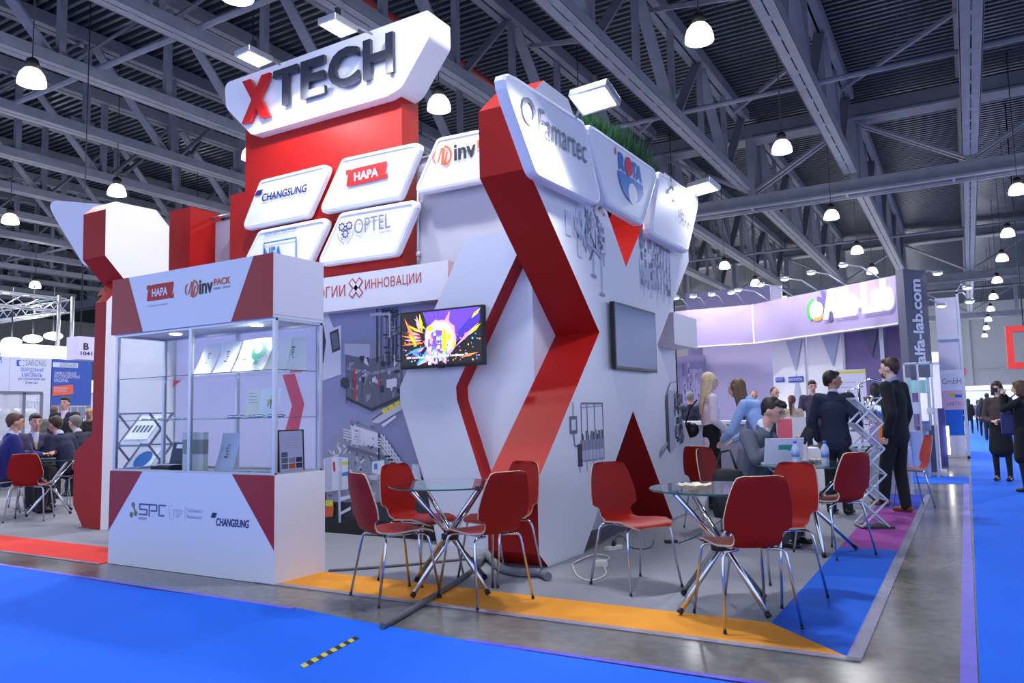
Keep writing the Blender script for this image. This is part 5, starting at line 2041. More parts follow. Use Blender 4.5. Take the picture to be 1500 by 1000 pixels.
ct = thing('counter', 'long grey and white reception counter behind the blonde woman', 'counter', (-3.6, 12.0, 0))
MB().box((-5.2, 11.9, 0), (-2.75, 12.3, 1.0)).build('body', mat('counter_grey', (150, 150, 170), .5), ct)
MB().box((-5.25, 11.8, 1.0), (-2.7, 12.4, 1.05)).build('counter_top', M_bright, ct)
ct = thing('counter', 'low white and pink promotion panel beyond the man in the grey suit', 'panel', (-2.3, 11.0, 0))
ua, _ = FY(11.0).px(1137, 620)
ub, _ = FY(11.0).px(1180, 620)
uc, _ = FY(11.0).px(1160, 620)
zt2 = FY(11.0).px(1160, 611)[1]
MB().box((ua, 11.0, 0), (ub, 11.05, zt2)).build('panel', M_bright, ct)
m_ = MB()
m_.rect(FY(11.0), ua+.01, .0, uc, zt2-.02, .002, 0)
machine(m_, FY(11.0), (uc+.1, zt2-.5, ub-.06, zt2-.2), 3, 0)
m_.build('print', [mat('pink_print', (240, 110, 130), .5)]+PR[1:], ct)
ru = thing('roll_up_banner', 'white roll up banner with a yellow stripe behind the two standing men', 'banner', (-1.9, 13.4, 0))
FRU = FY(13.4)
ua, ub = FRU.px(1212, 550)[0], FRU.px(1268, 550)[0]
zt3 = (FRU.px(1225, 543)[1]+FRU.px(1268, 539)[1])/2
MB().box((ua, 13.4, .05), (ub, 13.412, zt3)).build('banner', mat('banner_lilac_white', (216, 212, 236), .5), ru)
MB().box((ua-.02, 13.38, 0), (ub+.02, 13.48, .05)).build('base', M_alu, ru)
m_ = MB().rect(FRU, ua, zt3-.06, ub, zt3-.02, .002, 0)
for i in range(9):
    m_.line(FRU, (ua+.12, zt3-.2-.08*i), (ub-.15-.05*(i % 3), zt3-.2-.08*i), .012, .002, 1)
m_.build('print', [M_yellow, M_inkl], ru)

st = thing('steel_reactor', 'stainless steel laboratory reactor standing between the two men', 'machine', (-1.35, 12.6, 0))
c_ = aY(1290, 600, 12.6)
cxx = c_.x
MB().box((cxx-.6, 12.2, 0), (cxx+.35, 12.9, .62)).build('table', M_alu, st)
MB().lathe([(.0, 1.0), (.14, 1.02), (.17, 1.08), (.17, 1.36), (.12, 1.38)], (cxx-.05, 12.5, 0), 20).build('vessel', M_chrome, st)
MB().lathe([(.0, .85), (.1, .88), (.15, .95), (.15, 1.25), (.1, 1.27)], (cxx-.38, 12.5, 0), 20).build('vessel', M_alu, st)
m_ = MB()
for s_ in (-.26, .12):
    m_.tube([(cxx+s_, 12.45, .62), (cxx+s_, 12.45, 1.55)], .018, 8)
m_.tube([(cxx-.26, 12.45, 1.55), (cxx-.1, 12.45, 1.62), (cxx+.12, 12.45, 1.55)], .018, 8)
m_.tube([(cxx-.5, 12.45, 1.25), (cxx-.42, 12.45, 1.45), (cxx-.2, 12.45, 1.52)], .014, 8)
m_.tube([(cxx-.3, 12.4, .95), (cxx+.15, 12.4, .95)], .014, 8)
m_.tube([(cxx-.3, 12.4, 1.05), (cxx+.15, 12.4, 1.05)], .014, 8)
m_.build('piping', M_chrome, st)
MB().box((cxx-.02, 12.32, .66), (cxx+.05, 12.38, .98)).build('orange_column', mat('reactor_orange', (215, 120, 40), .5), st)
MB().lathe([(.05, 1.38), (.07, 1.42), (.07, 1.52), (.03, 1.56)], (cxx-.05, 12.5, 0), 14).build('motor', M_dark, st)
rn = random.Random(8)
for i in range(4):
    x = cxx-.9+.12*i
    tag(MB().lathe([(.02, 0), (.05, .02), (.05, .12+.02*i), (.015, .18)], (x, 12.5, .63+0*i), 12).build('glass_vessel', mat('lab_glass', (215, 225, 235), .1, alpha=.6)), 'small laboratory vessel on the pale bench, %s from the left' % ORD[i], 'vessel', 'small laboratory vessels')
boxthing('lab_bench', 'low pale bench under the small laboratory vessels', 'bench', (cxx-1.05, 12.25, 0), (cxx-.62, 12.85, .625), M_white)
gc = thing('grey_cabinet', 'plain grey cabinet standing on the floor right of the bearded man', 'cabinet', (-.75, 16.1, 0))
ua, ub = aY(1346, 690, 15.6).x, aY(1376, 690, 15.6).x
MB().box((ua, 15.6, 0.05), (ub, 16.2, .86)).build('body', mat('cabinet_grey', (108, 112, 138), .5), gc, bevel=.01)
MB().box((ua-.03, 15.55, 0), (ub+.1, 16.25, .05)).build('plinth', M_bright, gc)
# glass showcase with lab glass
gs = thing('showcase', 'glass showcase with pale boxes and glassware below the tower sign', 'showcase', (-1.1, 15.2, 0))
ua, ub = aY(1328, 600, 15.0).x, aY(1368, 600, 15.0).x
MB().box((ua, 15.05, 0), (ub-.12, 15.5, .78)).build('base', mat('case_blue_grey', (150, 165, 205), .5), gs)
m_ = MB()
for x in (ua, (ua+ub)/2, ub):
    m_.box((x-.015, 15.0, 0 if x < ub else 0), (x+.015, 15.03, 1.95))
m_.build('post', M_alu, gs)
for z in (1.06, 1.42):
    MB().box((ua, 15.02, z), (ub, 15.5, z+.015)).build('shelf', M_pane, gs)
MB().box((ua-.02, 15.0, 1.93), (ub+.02, 15.52, 1.96)).build('top_frame', M_alu, gs)
for i, (a, z, c3, wd, ht) in enumerate(((.02, 1.435, (170, 225, 222), .3, .22), (.04, 1.075, (200, 205, 235), .16, .2), (.2, .79, (120, 130, 180), .14, .16), (.3, 1.075, (220, 225, 240), .12, .1))):
    boxthing('sample_box', 'pale sample box in the glass showcase, ' + ('on the top shelf', 'on the middle shelf', 'on the base', 'right on the middle shelf')[i], 'box', (ua+a, 15.1, z), (ua+a+wd, 15.3, z+ht), mat('sample%d' % i, c3, .4), group='sample boxes in the showcase')
# right edge stand with aluminium frame
af = thing('frame_stand', 'tall white walled stand with aluminium posts right of the tower sign', 'stand', (-.6, 21, 0))
xa_, xb_ = aY(1369, 440, 21.).x, aY(1402, 440, 21.).x
MB().box((xa_, 21, 2.0), (xb_, 21.08, 3.75)).build('wall_panel', mat('stand_white', (205, 205, 225), .5), af)
m_ = MB()
m_.box((xb_-.02, 20.4, 0), (xb_+.03, 20.45, 3.8)).box((xb_-.02, 21.0, 0), (xb_+.03, 21.05, 3.8)).box((xb_-.02, 23.4, 0), (xb_+.03, 23.45, 3.9))
m_.box((xa_, 20.95, 2.75), (xb_, 21., 2.83)).box((xa_, 20.95, 1.95), (xb_, 21., 2.03)).box((xb_-.02, 20.4, 3.75), (xb_+.03, 23.4, 3.82)).box((xb_-.02, 20.4, .0), (xb_+.03, 23.4, .06))
m_.build('post', M_alu, af)
MB().box((xb_-.03, 21.0, .06), (xb_-.0, 23.4, 3.7)).build('side_wall', mat('stand_side', (190, 192, 212), .5), af)
FG = FY(20.95)
m_ = MB()
m_.rect(FG, xa_, 1.55, xb_, 1.95, .0, 0).rect(FG, xa_, 1.1, xb_, 1.55, .0, 1).rect(FG, xa_, .5, xb_-.05, 1.1, .0, 2).rect(FG, xa_, 0, xb_-.05, .5, 0, 0)
m_.text(FG, 'GmbH', xa_+.03, 1.7, .4, .13, .003, 3)
m_.text(FG, 'LABTECH', xa_+.1, 1.2, .4, .08, .003, 3)
m_.rect(FG, xa_+.18, 1.4, xa_+.3, 1.47, .003, 4).rect(FG, xa_+.28, 1.38, xa_+.42, 1.45, .0031, 2)
m_.build('poster', [M_bright, mat('poster_pink', (225, 190, 210), .5), mat('poster_blue', (20, 110, 220), .5), M_inkg, M_yellow], af)
arm_spot('small arm spotlight on top of the aluminium framed stand, left one', (xb_, 20.5, 3.8), (xb_+.22, 20.1, 3.85), 'spotlights of the framed stand')
arm_spot('small arm spotlight on top of the aluminium framed stand, right one', (xb_, 20.9, 3.8), (xb_+.25, 20.7, 3.6), 'spotlights of the framed stand')
bs_ = thing('brochure_bar', 'white display column with a glowing strip at the foot of the framed stand', 'display', (-.35, 17.5, 0))
xa2 = aY(1377, 650, 17.6).x
MB().box((xa2, 17.6, 0), (xa2+.12, 17.9, 1.15)).build('column', mat('column_navy', (60, 60, 130), .4), bs_)
MB().box((xa2-.06, 17.62, .2), (xa2+.0, 17.9, 1.15)).build('side', M_bright, bs_)
MB().box((xa2+.13, 17.55, .25), (xa2+.17, 17.6, .8)).build('light_strip', mat('strip_glow', (255, 252, 235), .3, emit=5), bs_)

# far booths along the right aisle
for i, (x0_, x1_, y_, z_, c3, lb_) in enumerate(((1.35, 9, 24, 2.75, (226, 226, 238), 'nearer white stand wall at the right edge of the aisle'), (-6, -.6, 30, 3.0, (180, 182, 205), 'pale stand wall left of the far aisle behind the framed stand'),
                                            (-6, -.5, 45, 2.8, (200, 205, 225), 'white stand wall left at the far end of the aisle'), (-.6, 12, 70, 2.6, (214, 222, 240), 'bright stand row closing the far end of the aisle'))):
    t = thing('stand_wall', lb_, 'stand wall', ((x0_+x1_)/2, y_, 0), group='distant stand walls')
    MB().box((x0_, y_, 0), (x1_, y_+.2, z_)).build('panel', mat('far_wall%d' % i, c3, .5), t)
    MB().box((x0_, y_-.1, z_-.35), (x1_, y_, z_)).build('fascia', M_bright, t)
    lamp('AREA', 'stand_light', ((x0_+x1_)/2, y_-2.5, 3.4), 220, (.95, .95, 1), size=1.5)
rf = thing('red_frame_sign', 'big red square frame sign hanging at the right picture edge', 'sign', (1.6, 30, 2.3))
FRF = FY(30.)
u0_, v1__ = FRF.px(1472, 478)
_, v0__ = FRF.px(1478, 540)
m_ = MB()
m_.prism(FRF, [(u0_, v0__), (u0_+4, v0__), (u0_+4, v0__+.2), (u0_, v0__+.2)], -.2, 0)
m_.prism(FRF, [(u0_, v1__-.2), (u0_+4, v1__-.2), (u0_+4, v1__), (u0_, v1__)], -.2, 0)
m_.prism(FRF, [(u0_, v0__+.2), (u0_+.2, v0__+.2), (u0_+.2, v1__-.2), (u0_, v1__-.2)], -.2, 0)
m_.build('frame', mat('frame_red', (225, 50, 40), .5), rf)
for a_ in (.5, 3.5):
    MB().tube([(u0_+a_, 29.9, v1__), (u0_+a_, 29.9, 11.1)], .02, 5).build('hanger', M_dark, rf)
MB().lathe([(.1, 2.3), (.5, 2.5), (.62, 3.1), (.55, 4.0), (.4, 4.2)], (u0_+1.15, 27.5, 0.0), 20).tube([(u0_+1.15, 27.5, 4.2), (u0_+1.15, 27.5, 10.7)], .02, 5).build('glowing_drum', mat('drum_glow', (240, 235, 255), .4, emit=1.6), rf)
tag(MB().ell(aY(1404, 545, 40), (.3, .3, .33)).build('balloon', mat('balloon_red', (205, 30, 35), .3)), 'red balloon above the far aisle', 'balloon')

# the second folding stand near the bearded man
lsr, T2, st2 = lit_stand('b', 'silver zigzag brochure stand standing between the two men on the purple strip', -.93, 8.72, 1.28, .24, 5, 2.0, M_alu, .26)

# ================================================================== OTHER STANDS, LEFT
M_sar = mat('banner_pale', (198, 204, 226), .5)
FLW = FX(-17.0)
lwz = 2.62


def lp_(a, b):
    return FLW.px(a, b)


def left_panel(label, pa, pb, m, w0=-.1):
    ya, yb_ = lp_(pa, 560)[0], lp_(pb, 560)[0]
    t = thing('banner_wall', label, 'banner wall', (-17, (ya+yb_)/2, 0), group='printed walls of the left neighbour stand')
    MB().prism(FLW, [(ya, 0), (yb_, 0), (yb_, lwz), (ya, lwz)], w0, 0).build('panel', m, t)
    return t, ya, yb_


t, ya, yb_ = left_panel('pale printed wall with SARONG lettering at far left', 13.5, 74.5, M_sar)
l = MB()
Y = lambda p: lp_(p, 540)[0]
Zz = lambda p, q: lp_(p, q)[1]
l.text(FLW, 'SARONG', Y(37), Zz(50, 536), Y(67)-Y(37), .13, .004, 1)
l.rect(FLW, Y(24), Zz(30, 536), Y(35), Zz(30, 527), .004, 0)
l.disc(FLW, (Y(31.5), Zz(30, 531.5)), .06, .006, 2, 14)
l.text(FLW, 'ОБОРУДОВАНИЕ', Y(30), Zz(45, 545), Y(64)-Y(30), .09, .004, 0)
l.text(FLW, '& МАТЕРИАЛЫ', Y(32), Zz(45, 552), Y(62)-Y(32), .09, .004, 0)
l.text(FLW, 'для суппозиториев, овул', Y(27), Zz(45, 557.5), Y(67)-Y(27), .06, .004, 0)
l.text(FLW, '& юнит доз', Y(38), Zz(45, 562.5), Y(56)-Y(38), .06, .004, 0)
machine(l, FLW, (Y(15), .75, Y(65), 1.85), 71, 2)
l.build('print', [mat('sar_blue', (50, 90, 190), .5), M_inkg, M_sar, G4, G3, M_navy], t)
t, ya, yb_ = left_panel('blue printed wall with SEIDENADER label beside the red column', 76, 134, mat('seid_blue', (52, 84, 168), .5))
l = MB()
l.rect(FLW, Y(77), Zz(95, 538), Y(114), Zz(95, 531), .004, 1)
l.text(FLW, 'SEIDENADER', Y(87), Zz(95, 537), Y(112)-Y(87), .07, .006, 0)
l.text(FLW, 'ЭФФЕКТИВНЫЕ', Y(80), Zz(95, 549.5), Y(112)-Y(80), .08, .004, 1)
l.text(FLW, 'ИНСПЕКЦИОННЫЕ', Y(80), Zz(95, 554.5), Y(117)-Y(80), .08, .004, 1)
l.text(FLW, 'МАШИНЫ.', Y(80), Zz(95, 559.5), Y(101)-Y(80), .08, .004, 1)
l.rect(FLW, ya, 0, yb_, 1.62, .003, 2)
machine(l, FLW, (Y(82), .95, Y(128), 1.6), 72, 0)
l.flat(FLW, [(Y(77.5), Zz(85, 580)), (Y(108), Zz(105, 577)), (Y(107), Zz(105, 563)), (Y(77.5), Zz(85, 566))], .012, 3)
l.text(FLW, 'ВИЗУАЛЬНАЯ И', Y(80), Zz(90, 570), Y(100)-Y(80), .045, .014, 1)
l.text(FLW, 'ИНСПЕКЦИЯ', Y(80), Zz(90, 574), Y(98)-Y(80), .04, .014, 1)
l.build('print', [mat('seid_navy', (40, 50, 120), .5), M_sar, mat('photo_grey_blue', (120, 126, 150), .5), mat('note_orange', (215, 95, 70), .5), G3, G4], t)
t, ya, yb_ = left_panel('pale printed wall with a blue letter cut by the left picture edge', -60, 13, M_sar)
l = MB()
l.text(FLW, 'A', Y(-3), Zz(5, 532), Y(2.5)-Y(-3), .25, .004, 0, bold=.02)
l.build('print', [M_bluep], t)
M_gl = mat('light_band_glow', (240, 236, 255), .4, emit=2.2)
lbd = MB().box((-17.2, -4, lwz), (-17.0, lp_(114, 515)[0], lwz+.28))
tag(lbd.build('light_band', M_gl), 'glaring white light band along the top of the printed walls at left', 'light band')
# glass machine cabinet before the wall
gm_ = thing('machine_cabinet', 'framed machine cabinet with clear film doors at the left picture edge', 'machine', (-15.9, 8.0, 0))
ya, yb_ = FX(-15.8).px(-20, 600)[0], FX(-15.8).px(60, 600)[0]
ztc = FX(-15.8).px(40, 575)[1]
m_ = MB()
ym = (ya+yb_*2)/3
for y in (ya, ym, yb_):
    for x in (-15.8, -16.6):
        m_.bar((x, y, 0), (x, y, ztc), .05)
for z in (.1, .9, ztc):
    for x in (-15.8, -16.6):
        m_.bar((x, ya, z), (x, yb_, z), .05)
    for y in (ya, ym, yb_):
        m_.bar((-15.8, y, z), (-16.6, y, z), .05)
m_.build('frame', M_steel, gm_)
MB().box((-16.55, ya+.05, .1), (-16.5, yb_-.05, ztc)).build('back_panel', mat('cab_panel', (170, 174, 190), .4), gm_)
m_ = MB()
for a in (0, 1):
    y = (ya+ym)/2 if a == 0 else (ym+yb_)/2
    m_.lathe([(.1, 0), (.1, .4)], (-16.1, y-.2, ztc-.4), 14, M=Matrix.Rotation(-PI/2, 3, 'X'))
    m_.bar((-16.0, y-.2, ztc-.9), (-16.0, y+.3, ztc-.8), .08)
    m_.bar((-16.2, y-.3, 1.0), (-16.2, y+.3, 1.1), .1)
m_.build('rollers', M_alu, gm_)
MB().box((-15.79, ya, .1), (-15.785, yb_, ztc)).build('film_door', mat('film', (225, 228, 240), .15, alpha=.3), gm_)

# aluminium box truss rig
rig = thing('box_truss_rig', 'lattice aluminium rig with lamps above the left neighbour stands', 'truss rig', (-24, 14, 0))


def lattice(p, q, s_=.18):
    m = MB()
    p, q = V(p), V(q)
    d = (q-p).normalized()
    x = d.cross(V((0, 0, 1)))
    if x.length < .1:
        x = V((1, 0, 0))
    x = x.normalized()*s_
    y = x.cross(d)
    C_ = [x+y, x-y, -x-y, -x+y]
    for c in C_:
        m.tube([p+c, q+c], .03, 5)
    n = max(1, int((q-p).length/.5))
    for i in range(n):
        a = p+(q-p)*(i/n)
        b = p+(q-p)*((i+1)/n)
        for k in range(4):
            m.tube([a+C_[k], b+C_[(k+1) % 4]], .014, 4, cap=False)
    return m


py_ = aX(90, 500, -22).y
lattice((-22, -4, 4.55), (-22, py_, 4.55)).build('front_beam', M_alu, rig)
lattice((-22, py_, 4.55), (-34, py_, 4.55)).build('side_beam', M_alu, rig)
MB().tube([(-22+.18, py_+.18, 0), (-22+.18, py_+.18, 4.8)], .05, 8).tube([(-22+.18, py_-.2, 0), (-22+.18, py_-.2, 4.8)], .05, 8).build('upright', M_alu, rig)
lattice((-30, -4, 4.55), (-30, py_, 4.55)).build('rear_beam', M_alu, rig)
for i, (px_, py2, lb_) in enumerate(((17, 500, 'leftmost'), (48, 496, 'middle'), (78, 492, 'rightmost'))):
    p = aX(px_, py2, -24)
    t = thing('rig_lamp', 'bright round lamp hanging under the aluminium rig, ' + lb_, 'lamp', tuple(p), group='round lamps under the aluminium rig')
    MB().ell(p, (.26, .26, .12)).build('bulb', mat('rig_glow', (250, 252, 255), .3, emit=8), t)
    MB().tube([p, p+V((0, 0, 1.6))], .02, 5).build('hanger', M_dark, t)
    lamp('POINT', 'rig_light', tuple(p-V((0, 0, .3))), 40, (.92, .93, 1), size=.2)
FSG = FX(-14.5)
sgn = thing('aisle_sign', 'hanging white box sign with B and 1041 beside the red column', 'sign', (-14.5, 8.5, 2.6))
u0_, v1__ = FSG.px(115.5, 492)
u1_, v0__ = FSG.px(137, 527)
MB().box((-14.9, u0_, v0__), (-14.5, u1_+.25, v1__)).build('box_body', mat('sign_lilac_white', (214, 206, 232), .5), sgn)
l = MB()
l.text(FSG, 'B', FSG.px(122, 511)[0], FSG.px(122, 512)[1], FSG.px(130, 511)[0]-FSG.px(122, 511)[0], FSG.px(122, 502)[1]-FSG.px(122, 512)[1], .003, 0, bold=.03)
l.text(FSG, '1041', FSG.px(118, 519)[0], FSG.px(122, 520)[1], FSG.px(135, 519)[0]-FSG.px(118, 519)[0], FSG.px(122, 514.5)[1]-FSG.px(122, 520)[1], .003, 0, bold=.02)
l.build('lettering', M_ink, sgn)
MB().tube([(-14.7, (u0_+u1_)/2, v1__), (-14.7, (u0_+u1_)/2, 11.1)], .012, 5).build('hanger', M_dark, sgn)
# more far stands at left
for i, (x_, y0_, y1_, z_, c3, lb_) in enumerate(((-30, 2, 26, 2.9, (190, 192, 214), 'first white stand wall far behind the rig'), (-42, 4, 34, 3.0, (180, 186, 210), 'second, farther stand wall behind the rig'))):
    t = thing('stand_wall', lb_ + ' at left', 'stand wall', (x_, (y0_+y1_)/2, 0), group='distant stand walls')
    MB().box((x_-.2, y0_, 0), (x_, y1_, z_)).build('panel', mat('left_far%d' % i, c3, .5), t)
    MB().box((x_, y0_, z_-.5), (x_+.1, y1_, z_)).build('fascia', M_bright, t)
    lamp('AREA', 'stand_light', (x_+3, 12, 4), 400, (.93, .93, 1), size=2)
# ================================================================== PEOPLE
M_skin = mat('skin', (206, 158, 138), .55)
M_skinp = mat('skin_pale', (224, 182, 166), .55)
M_skint = mat('skin_tanned', (178, 128, 104), .55)
M_eye = mat('eye_dark', (30, 24, 24), .3)
M_lip = mat('lip', (170, 90, 88), .5)
HM = {}


def hairm(c):
    if c not in HM:
        HM[c] = mat('hair_%d_%d_%d' % c, c, .55, vary=.25, scale=60)
    return HM[c]


def clothm(name, c, rough=.85):
    k = (name, c)
    if k not in HM:
        HM[k] = mat(name, c, rough, vary=.06, scale=25, bump=.08)
    return HM[k]


class Vol(MB):
    def bone(s, a, b, ra, rb, xd=None, n=14):
        """tapered bone with elliptical section: ra=(rx,ry) or number"""
        a, b = V(a), V(b)
        ra = ra if isinstance(ra, tuple) else (ra, ra)
        rb = rb if isinstance(rb, tuple) else (rb, rb)
        d = (b-a)
        L_ = d.length
        d = d/L_
        x = V(xd) if xd is not None else (V((1, 0, 0)) if abs(d.x) < .9 else V((0, 1, 0)))
        x = (x-d*x.dot(d)).normalized()
        y = d.cross(x)
        rings = []
        for t in (-1., -.85, -.5, 0):
            k = math.sqrt(max(0, 1-t*t))
            rings.append((a+d*t*min(ra), ra[0]*k, ra[1]*k))
        for t in (0, .5, .85, 1.):
            k = math.sqrt(max(0, 1-t*t))
            rings.append((b+d*t*min(rb), rb[0]*k, rb[1]*k))
        vs = []
        for c, p, q in rings:
            for k in range(n):
                an = 2*PI*k/n
                vs.append(c+x*(max(p, .0005)*math.cos(an))+y*(max(q, .0005)*math.sin(an)))
        m = len(rings)
        fs = [(i*n+k, i*n+(k+1) % n, (i+1)*n+(k+1) % n, (i+1)*n+k) for i in range(m-1) for k in range(n)]
        fs += [tuple(range(n))[::-1], tuple(range((m-1)*n, m*n))]
        return s.add(vs, fs, 0, True)

    def chain(s, pts, rs, **k):
        for i in range(len(pts)-1):
            s.bone(pts[i], pts[i+1], rs[i], rs[i+1], **k)
        return s

    def fused(s, name, m, parent, vox=.012, sm=3):
        o = s.build(name, m, parent)
        r = o.modifiers.new('r', 'REMESH')
        r.mode = 'VOXEL'
        r.voxel_size = vox
        r.use_smooth_shade = True
        if sm:
            q = o.modifiers.new('s', 'SMOOTH')
            q.iterations = sm
            q.factor = .5
        me = bpy.data.meshes.new_from_object(o.evaluated_get(bpy.context.evaluated_depsgraph_get()))
        o.modifiers.clear()
        old = o.data
        o.data = me
        me.name = name
        me.materials.clear()
        me.materials.append(m)
        bpy.data.meshes.remove(old)
        return o


def hand(vol, w, d, up, s=1., curl=.4, side=1):
    """palm and five fingers from wrist w along d; up = back of hand normal; side = thumb side sign"""
    w, d, up = V(w), V(d).normalized(), V(up)
    x = d.cross(up).normalized()*side
    up = x.cross(d).normalized()*side
    if up.dot(V(up)) < 0:
        up = -up
    pc = w+d*.05*s
    vol.bone(w, w+d*.075*s, (.026*s, .016*s), (.038*s, .014*s), xd=x)
    for k, (o_, ln) in enumerate(((-.028, .062), (-.009, .075), (.010, .080), (.029, .072))):
        b = w+d*.082*s+x*o_*s
        m_ = b+d*ln*.5*s*math.cos(curl*.6)-up*ln*.5*s*math.sin(curl*.6)
        e = m_+d*ln*.5*s*math.cos(curl*1.8)-up*ln*.5*s*math.sin(curl*1.8)
        vol.chain([b, m_, e], [.0092*s, .0085*s, .007*s], n=8)
    b = w+d*.03*s+x*.026*s
    m_ = b+(d*.6+x*.75).normalized()*.04*s
    e = m_+(d*.9+x*.25-up*.3*curl).normalized()*.03*s
    vol.chain([b, m_, e], [.012*s, .010*s, .008*s], n=8)


def person(label, x, y, rz, h=1.75, seat=False, J=None, top=('jacket', (30, 34, 48)), legs=(26, 27, 32), shoes=(20, 18, 18), hair=('short', (40, 30, 24)),
           skin=None, fem=False, vox=.013, headyaw=0., headpitch=0., shirt=None, tie=None, skirt=False, group=None, detail=True, zoff=.006, lean=0., bare_legs=False):
    skin = skin or M_skin
    s = h/1.75
    t = thing('person', label, 'person', (x, y, zoff), rz, group)
    Mx = Matrix.Translation((x, y, zoff)) @ Matrix.Rotation(rz, 4, 'Z')
    sw = .165 if fem else .19
    j = dict(pel=(0, 0, .95), waist=(0, 0, 1.08), chest=(0, .0, 1.28), neck=(0, -.01, 1.47), head=(0, .01, 1.635),
             shl=(-sw, -.01, 1.42), shr=(sw, -.01, 1.42), ell=(-sw-.06, -.03, 1.13), elr=(sw+.06, -.03, 1.13), wrl=(-sw-.05, .05, .88), wrr=(sw+.05, .05, .88),
             hpl=(-.09, 0, .92), hpr=(.09, 0, .92), knl=(-.1, .02, .5), knr=(.1, .02, .5), anl=(-.1, -.01, .09), anr=(.1, -.01, .09))
    if seat:
        dz = -.42
        for k in ('pel', 'waist', 'chest', 'neck', 'head', 'shl', 'shr', 'ell', 'elr', 'hpl', 'hpr'):
            a = j[k]
            j[k] = (a[0], a[1], a[2]+dz)
        j['knl'] = (-.13, .42, .52)
        j['knr'] = (.13, .42, .52)
        j['anl'] = (-.13, .40, .09)
        j['anr'] = (.13, .40, .09)
        j['wrl'] = (-.15, .38, .78)
        j['wrr'] = (.15, .38, .78)
        j['ell'] = (-sw-.07, .12, .76)
        j['elr'] = (sw+.07, .12, .76)
    if lean:
        z0 = j['pel'][2]
        for k in ('waist', 'chest', 'neck', 'head', 'shl', 'shr'):
            a = j[k]
            dz_ = a[2]-z0
            j[k] = (a[0], a[1]+math.sin(lean)*dz_, z0+math.cos(lean)*dz_)
    if J:
        j.update(J)
    P_ = {k: Mx @ (V(v)*s) for k, v in j.items()}
    R3 = Mx.to_3x3()
    X_ = R3 @ V((1, 0, 0))
    Yf = R3 @ V((0, 1, 0))
    hr = R3 @ Matrix.Rotation(headyaw, 3, 'Z') @ Matrix.Rotation(headpitch, 3, 'X')
    hd = P_['head']
    H_ = lambda a, b, c: hd + hr @ (V((a, b, c))*s)
    # --- body, one continuous surface
    b = Vol()
    hs = .93 if fem else 1.
    b.ell(H_(0, -.012, .02), (.074*s*hs, .094*s*hs, .098*s*hs), M=hr, n=20, m=14)
    b.bone(H_(0, .022, -.02), H_(0, .05, -.075), (.058*s*hs, .05*s), (.034*s*hs, .026*s), xd=hr @ V((1, 0, 0)))
    b.ell(H_(0, .045, .0), (.05*s*hs, .045*s, .07*s), M=hr)
    if detail:
        b.bone(H_(0, .086, .012), H_(0, .108, -.022), .009*s, .013*s, n=8)
        for sx in (-1, 1):
            b.ell(H_(sx*.076*hs, -.008, -.005), (.011*s, .02*s, .03*s), M=hr, n=8, m=6)
            b.ell(H_(sx*.033, .082, .032), (.02*s, .012*s, .008*s), M=hr, n=8, m=6)
        b.ell(H_(0, .09, -.05), (.022*s, .012*s, .009*s), M=hr, n=8, m=6)
    nk = P_['neck']
    b.bone(nk-V((0, 0, .04))*s, H_(0, -.01, -.05), .056*s*(.85 if fem else 1), .052*s*(.85 if fem else 1))
    bm_ = .84 if fem else .97
    b.bone(P_['pel'], P_['waist'], (.15*s*bm_, .1*s*bm_), (.125*s*bm_, .09*s*bm_), xd=X_)
    b.bone(P_['waist'], P_['chest'], (.125*s*bm_, .09*s*bm_), (.15*s*bm_, .1*s*bm_), xd=X_)
    b.bone(P_['chest'], nk-V((0, 0, .07))*s, (.145*s*bm_, .095*s*bm_), (.075*s*bm_, .055*s*bm_), xd=X_)
    for a, c, d_ in (('shl', 'ell', 'wrl'), ('shr', 'elr', 'wrr')):
        b.chain([P_[a], P_[c], P_[d_]], [.048*s*bm_, .041*s*bm_, .027*s])
        b.bone(P_['chest']+V((0, 0, .08))*s, P_[a], .055*s*bm_, .045*s*bm_)
    lf = .8 if fem else 1
    for a, c, d_ in (('hpl', 'knl', 'anl'), ('hpr', 'knr', 'anr')):
        b.chain([P_[a], P_[c], P_[d_]], [.082*s*lf, .056*s*lf, .034*s*lf])
        b.bone(P_[d_], P_[d_]+Yf*.09*s-V((0, 0, .055))*s, .024*s, .018*s)
    if detail:
        for a, c, sd in (('ell', 'wrl', -1), ('elr', 'wrr', 1)):
            d_ = (P_[c]-P_[a]).normalized()
            upv = V((0, 0, 1)) if abs(d_.z) < .7 else X_*(sd)
            hand(b, P_[c], d_, upv, s*(.9 if fem else 1.), .6, side=-sd)
    else:
        for a, c in (('ell', 'wrl'), ('elr', 'wrr')):
            d_ = (P_[c]-P_[a]).normalized()
            b.bone(P_[c], P_[c]+d_*.09*s, .03*s, .026*s)
    b.fused('body', skin, t, vox*.8 if detail else vox, 2)
    # --- face
    if detail:
        e = MB()
        for sx in (-1, 1):
            e.ell(H_(sx*.031, .0835, .012), (.011*s, .008*s, .0055*s), M=hr, n=8, m=6)
        e.build('eyes', M_eye, t)
        e = MB()
        for sx in (-1, 1):
            e.tube([H_(sx*.016, .094, .034), H_(sx*.034, .09, .04), H_(sx*.05, .076, .034)], .0035*s, 5)
        e.build('eyebrows', hairm(hair[1] if hair[0] != 'bald' else (60, 50, 45)), t)
        MB().ell(H_(0, .1, -.052), (.02*s, .006*s, .005*s), M=hr, n=8, m=6).build('mouth', M_lip, t)
    # --- hair
    v = Vol()
    kind, hc = hair
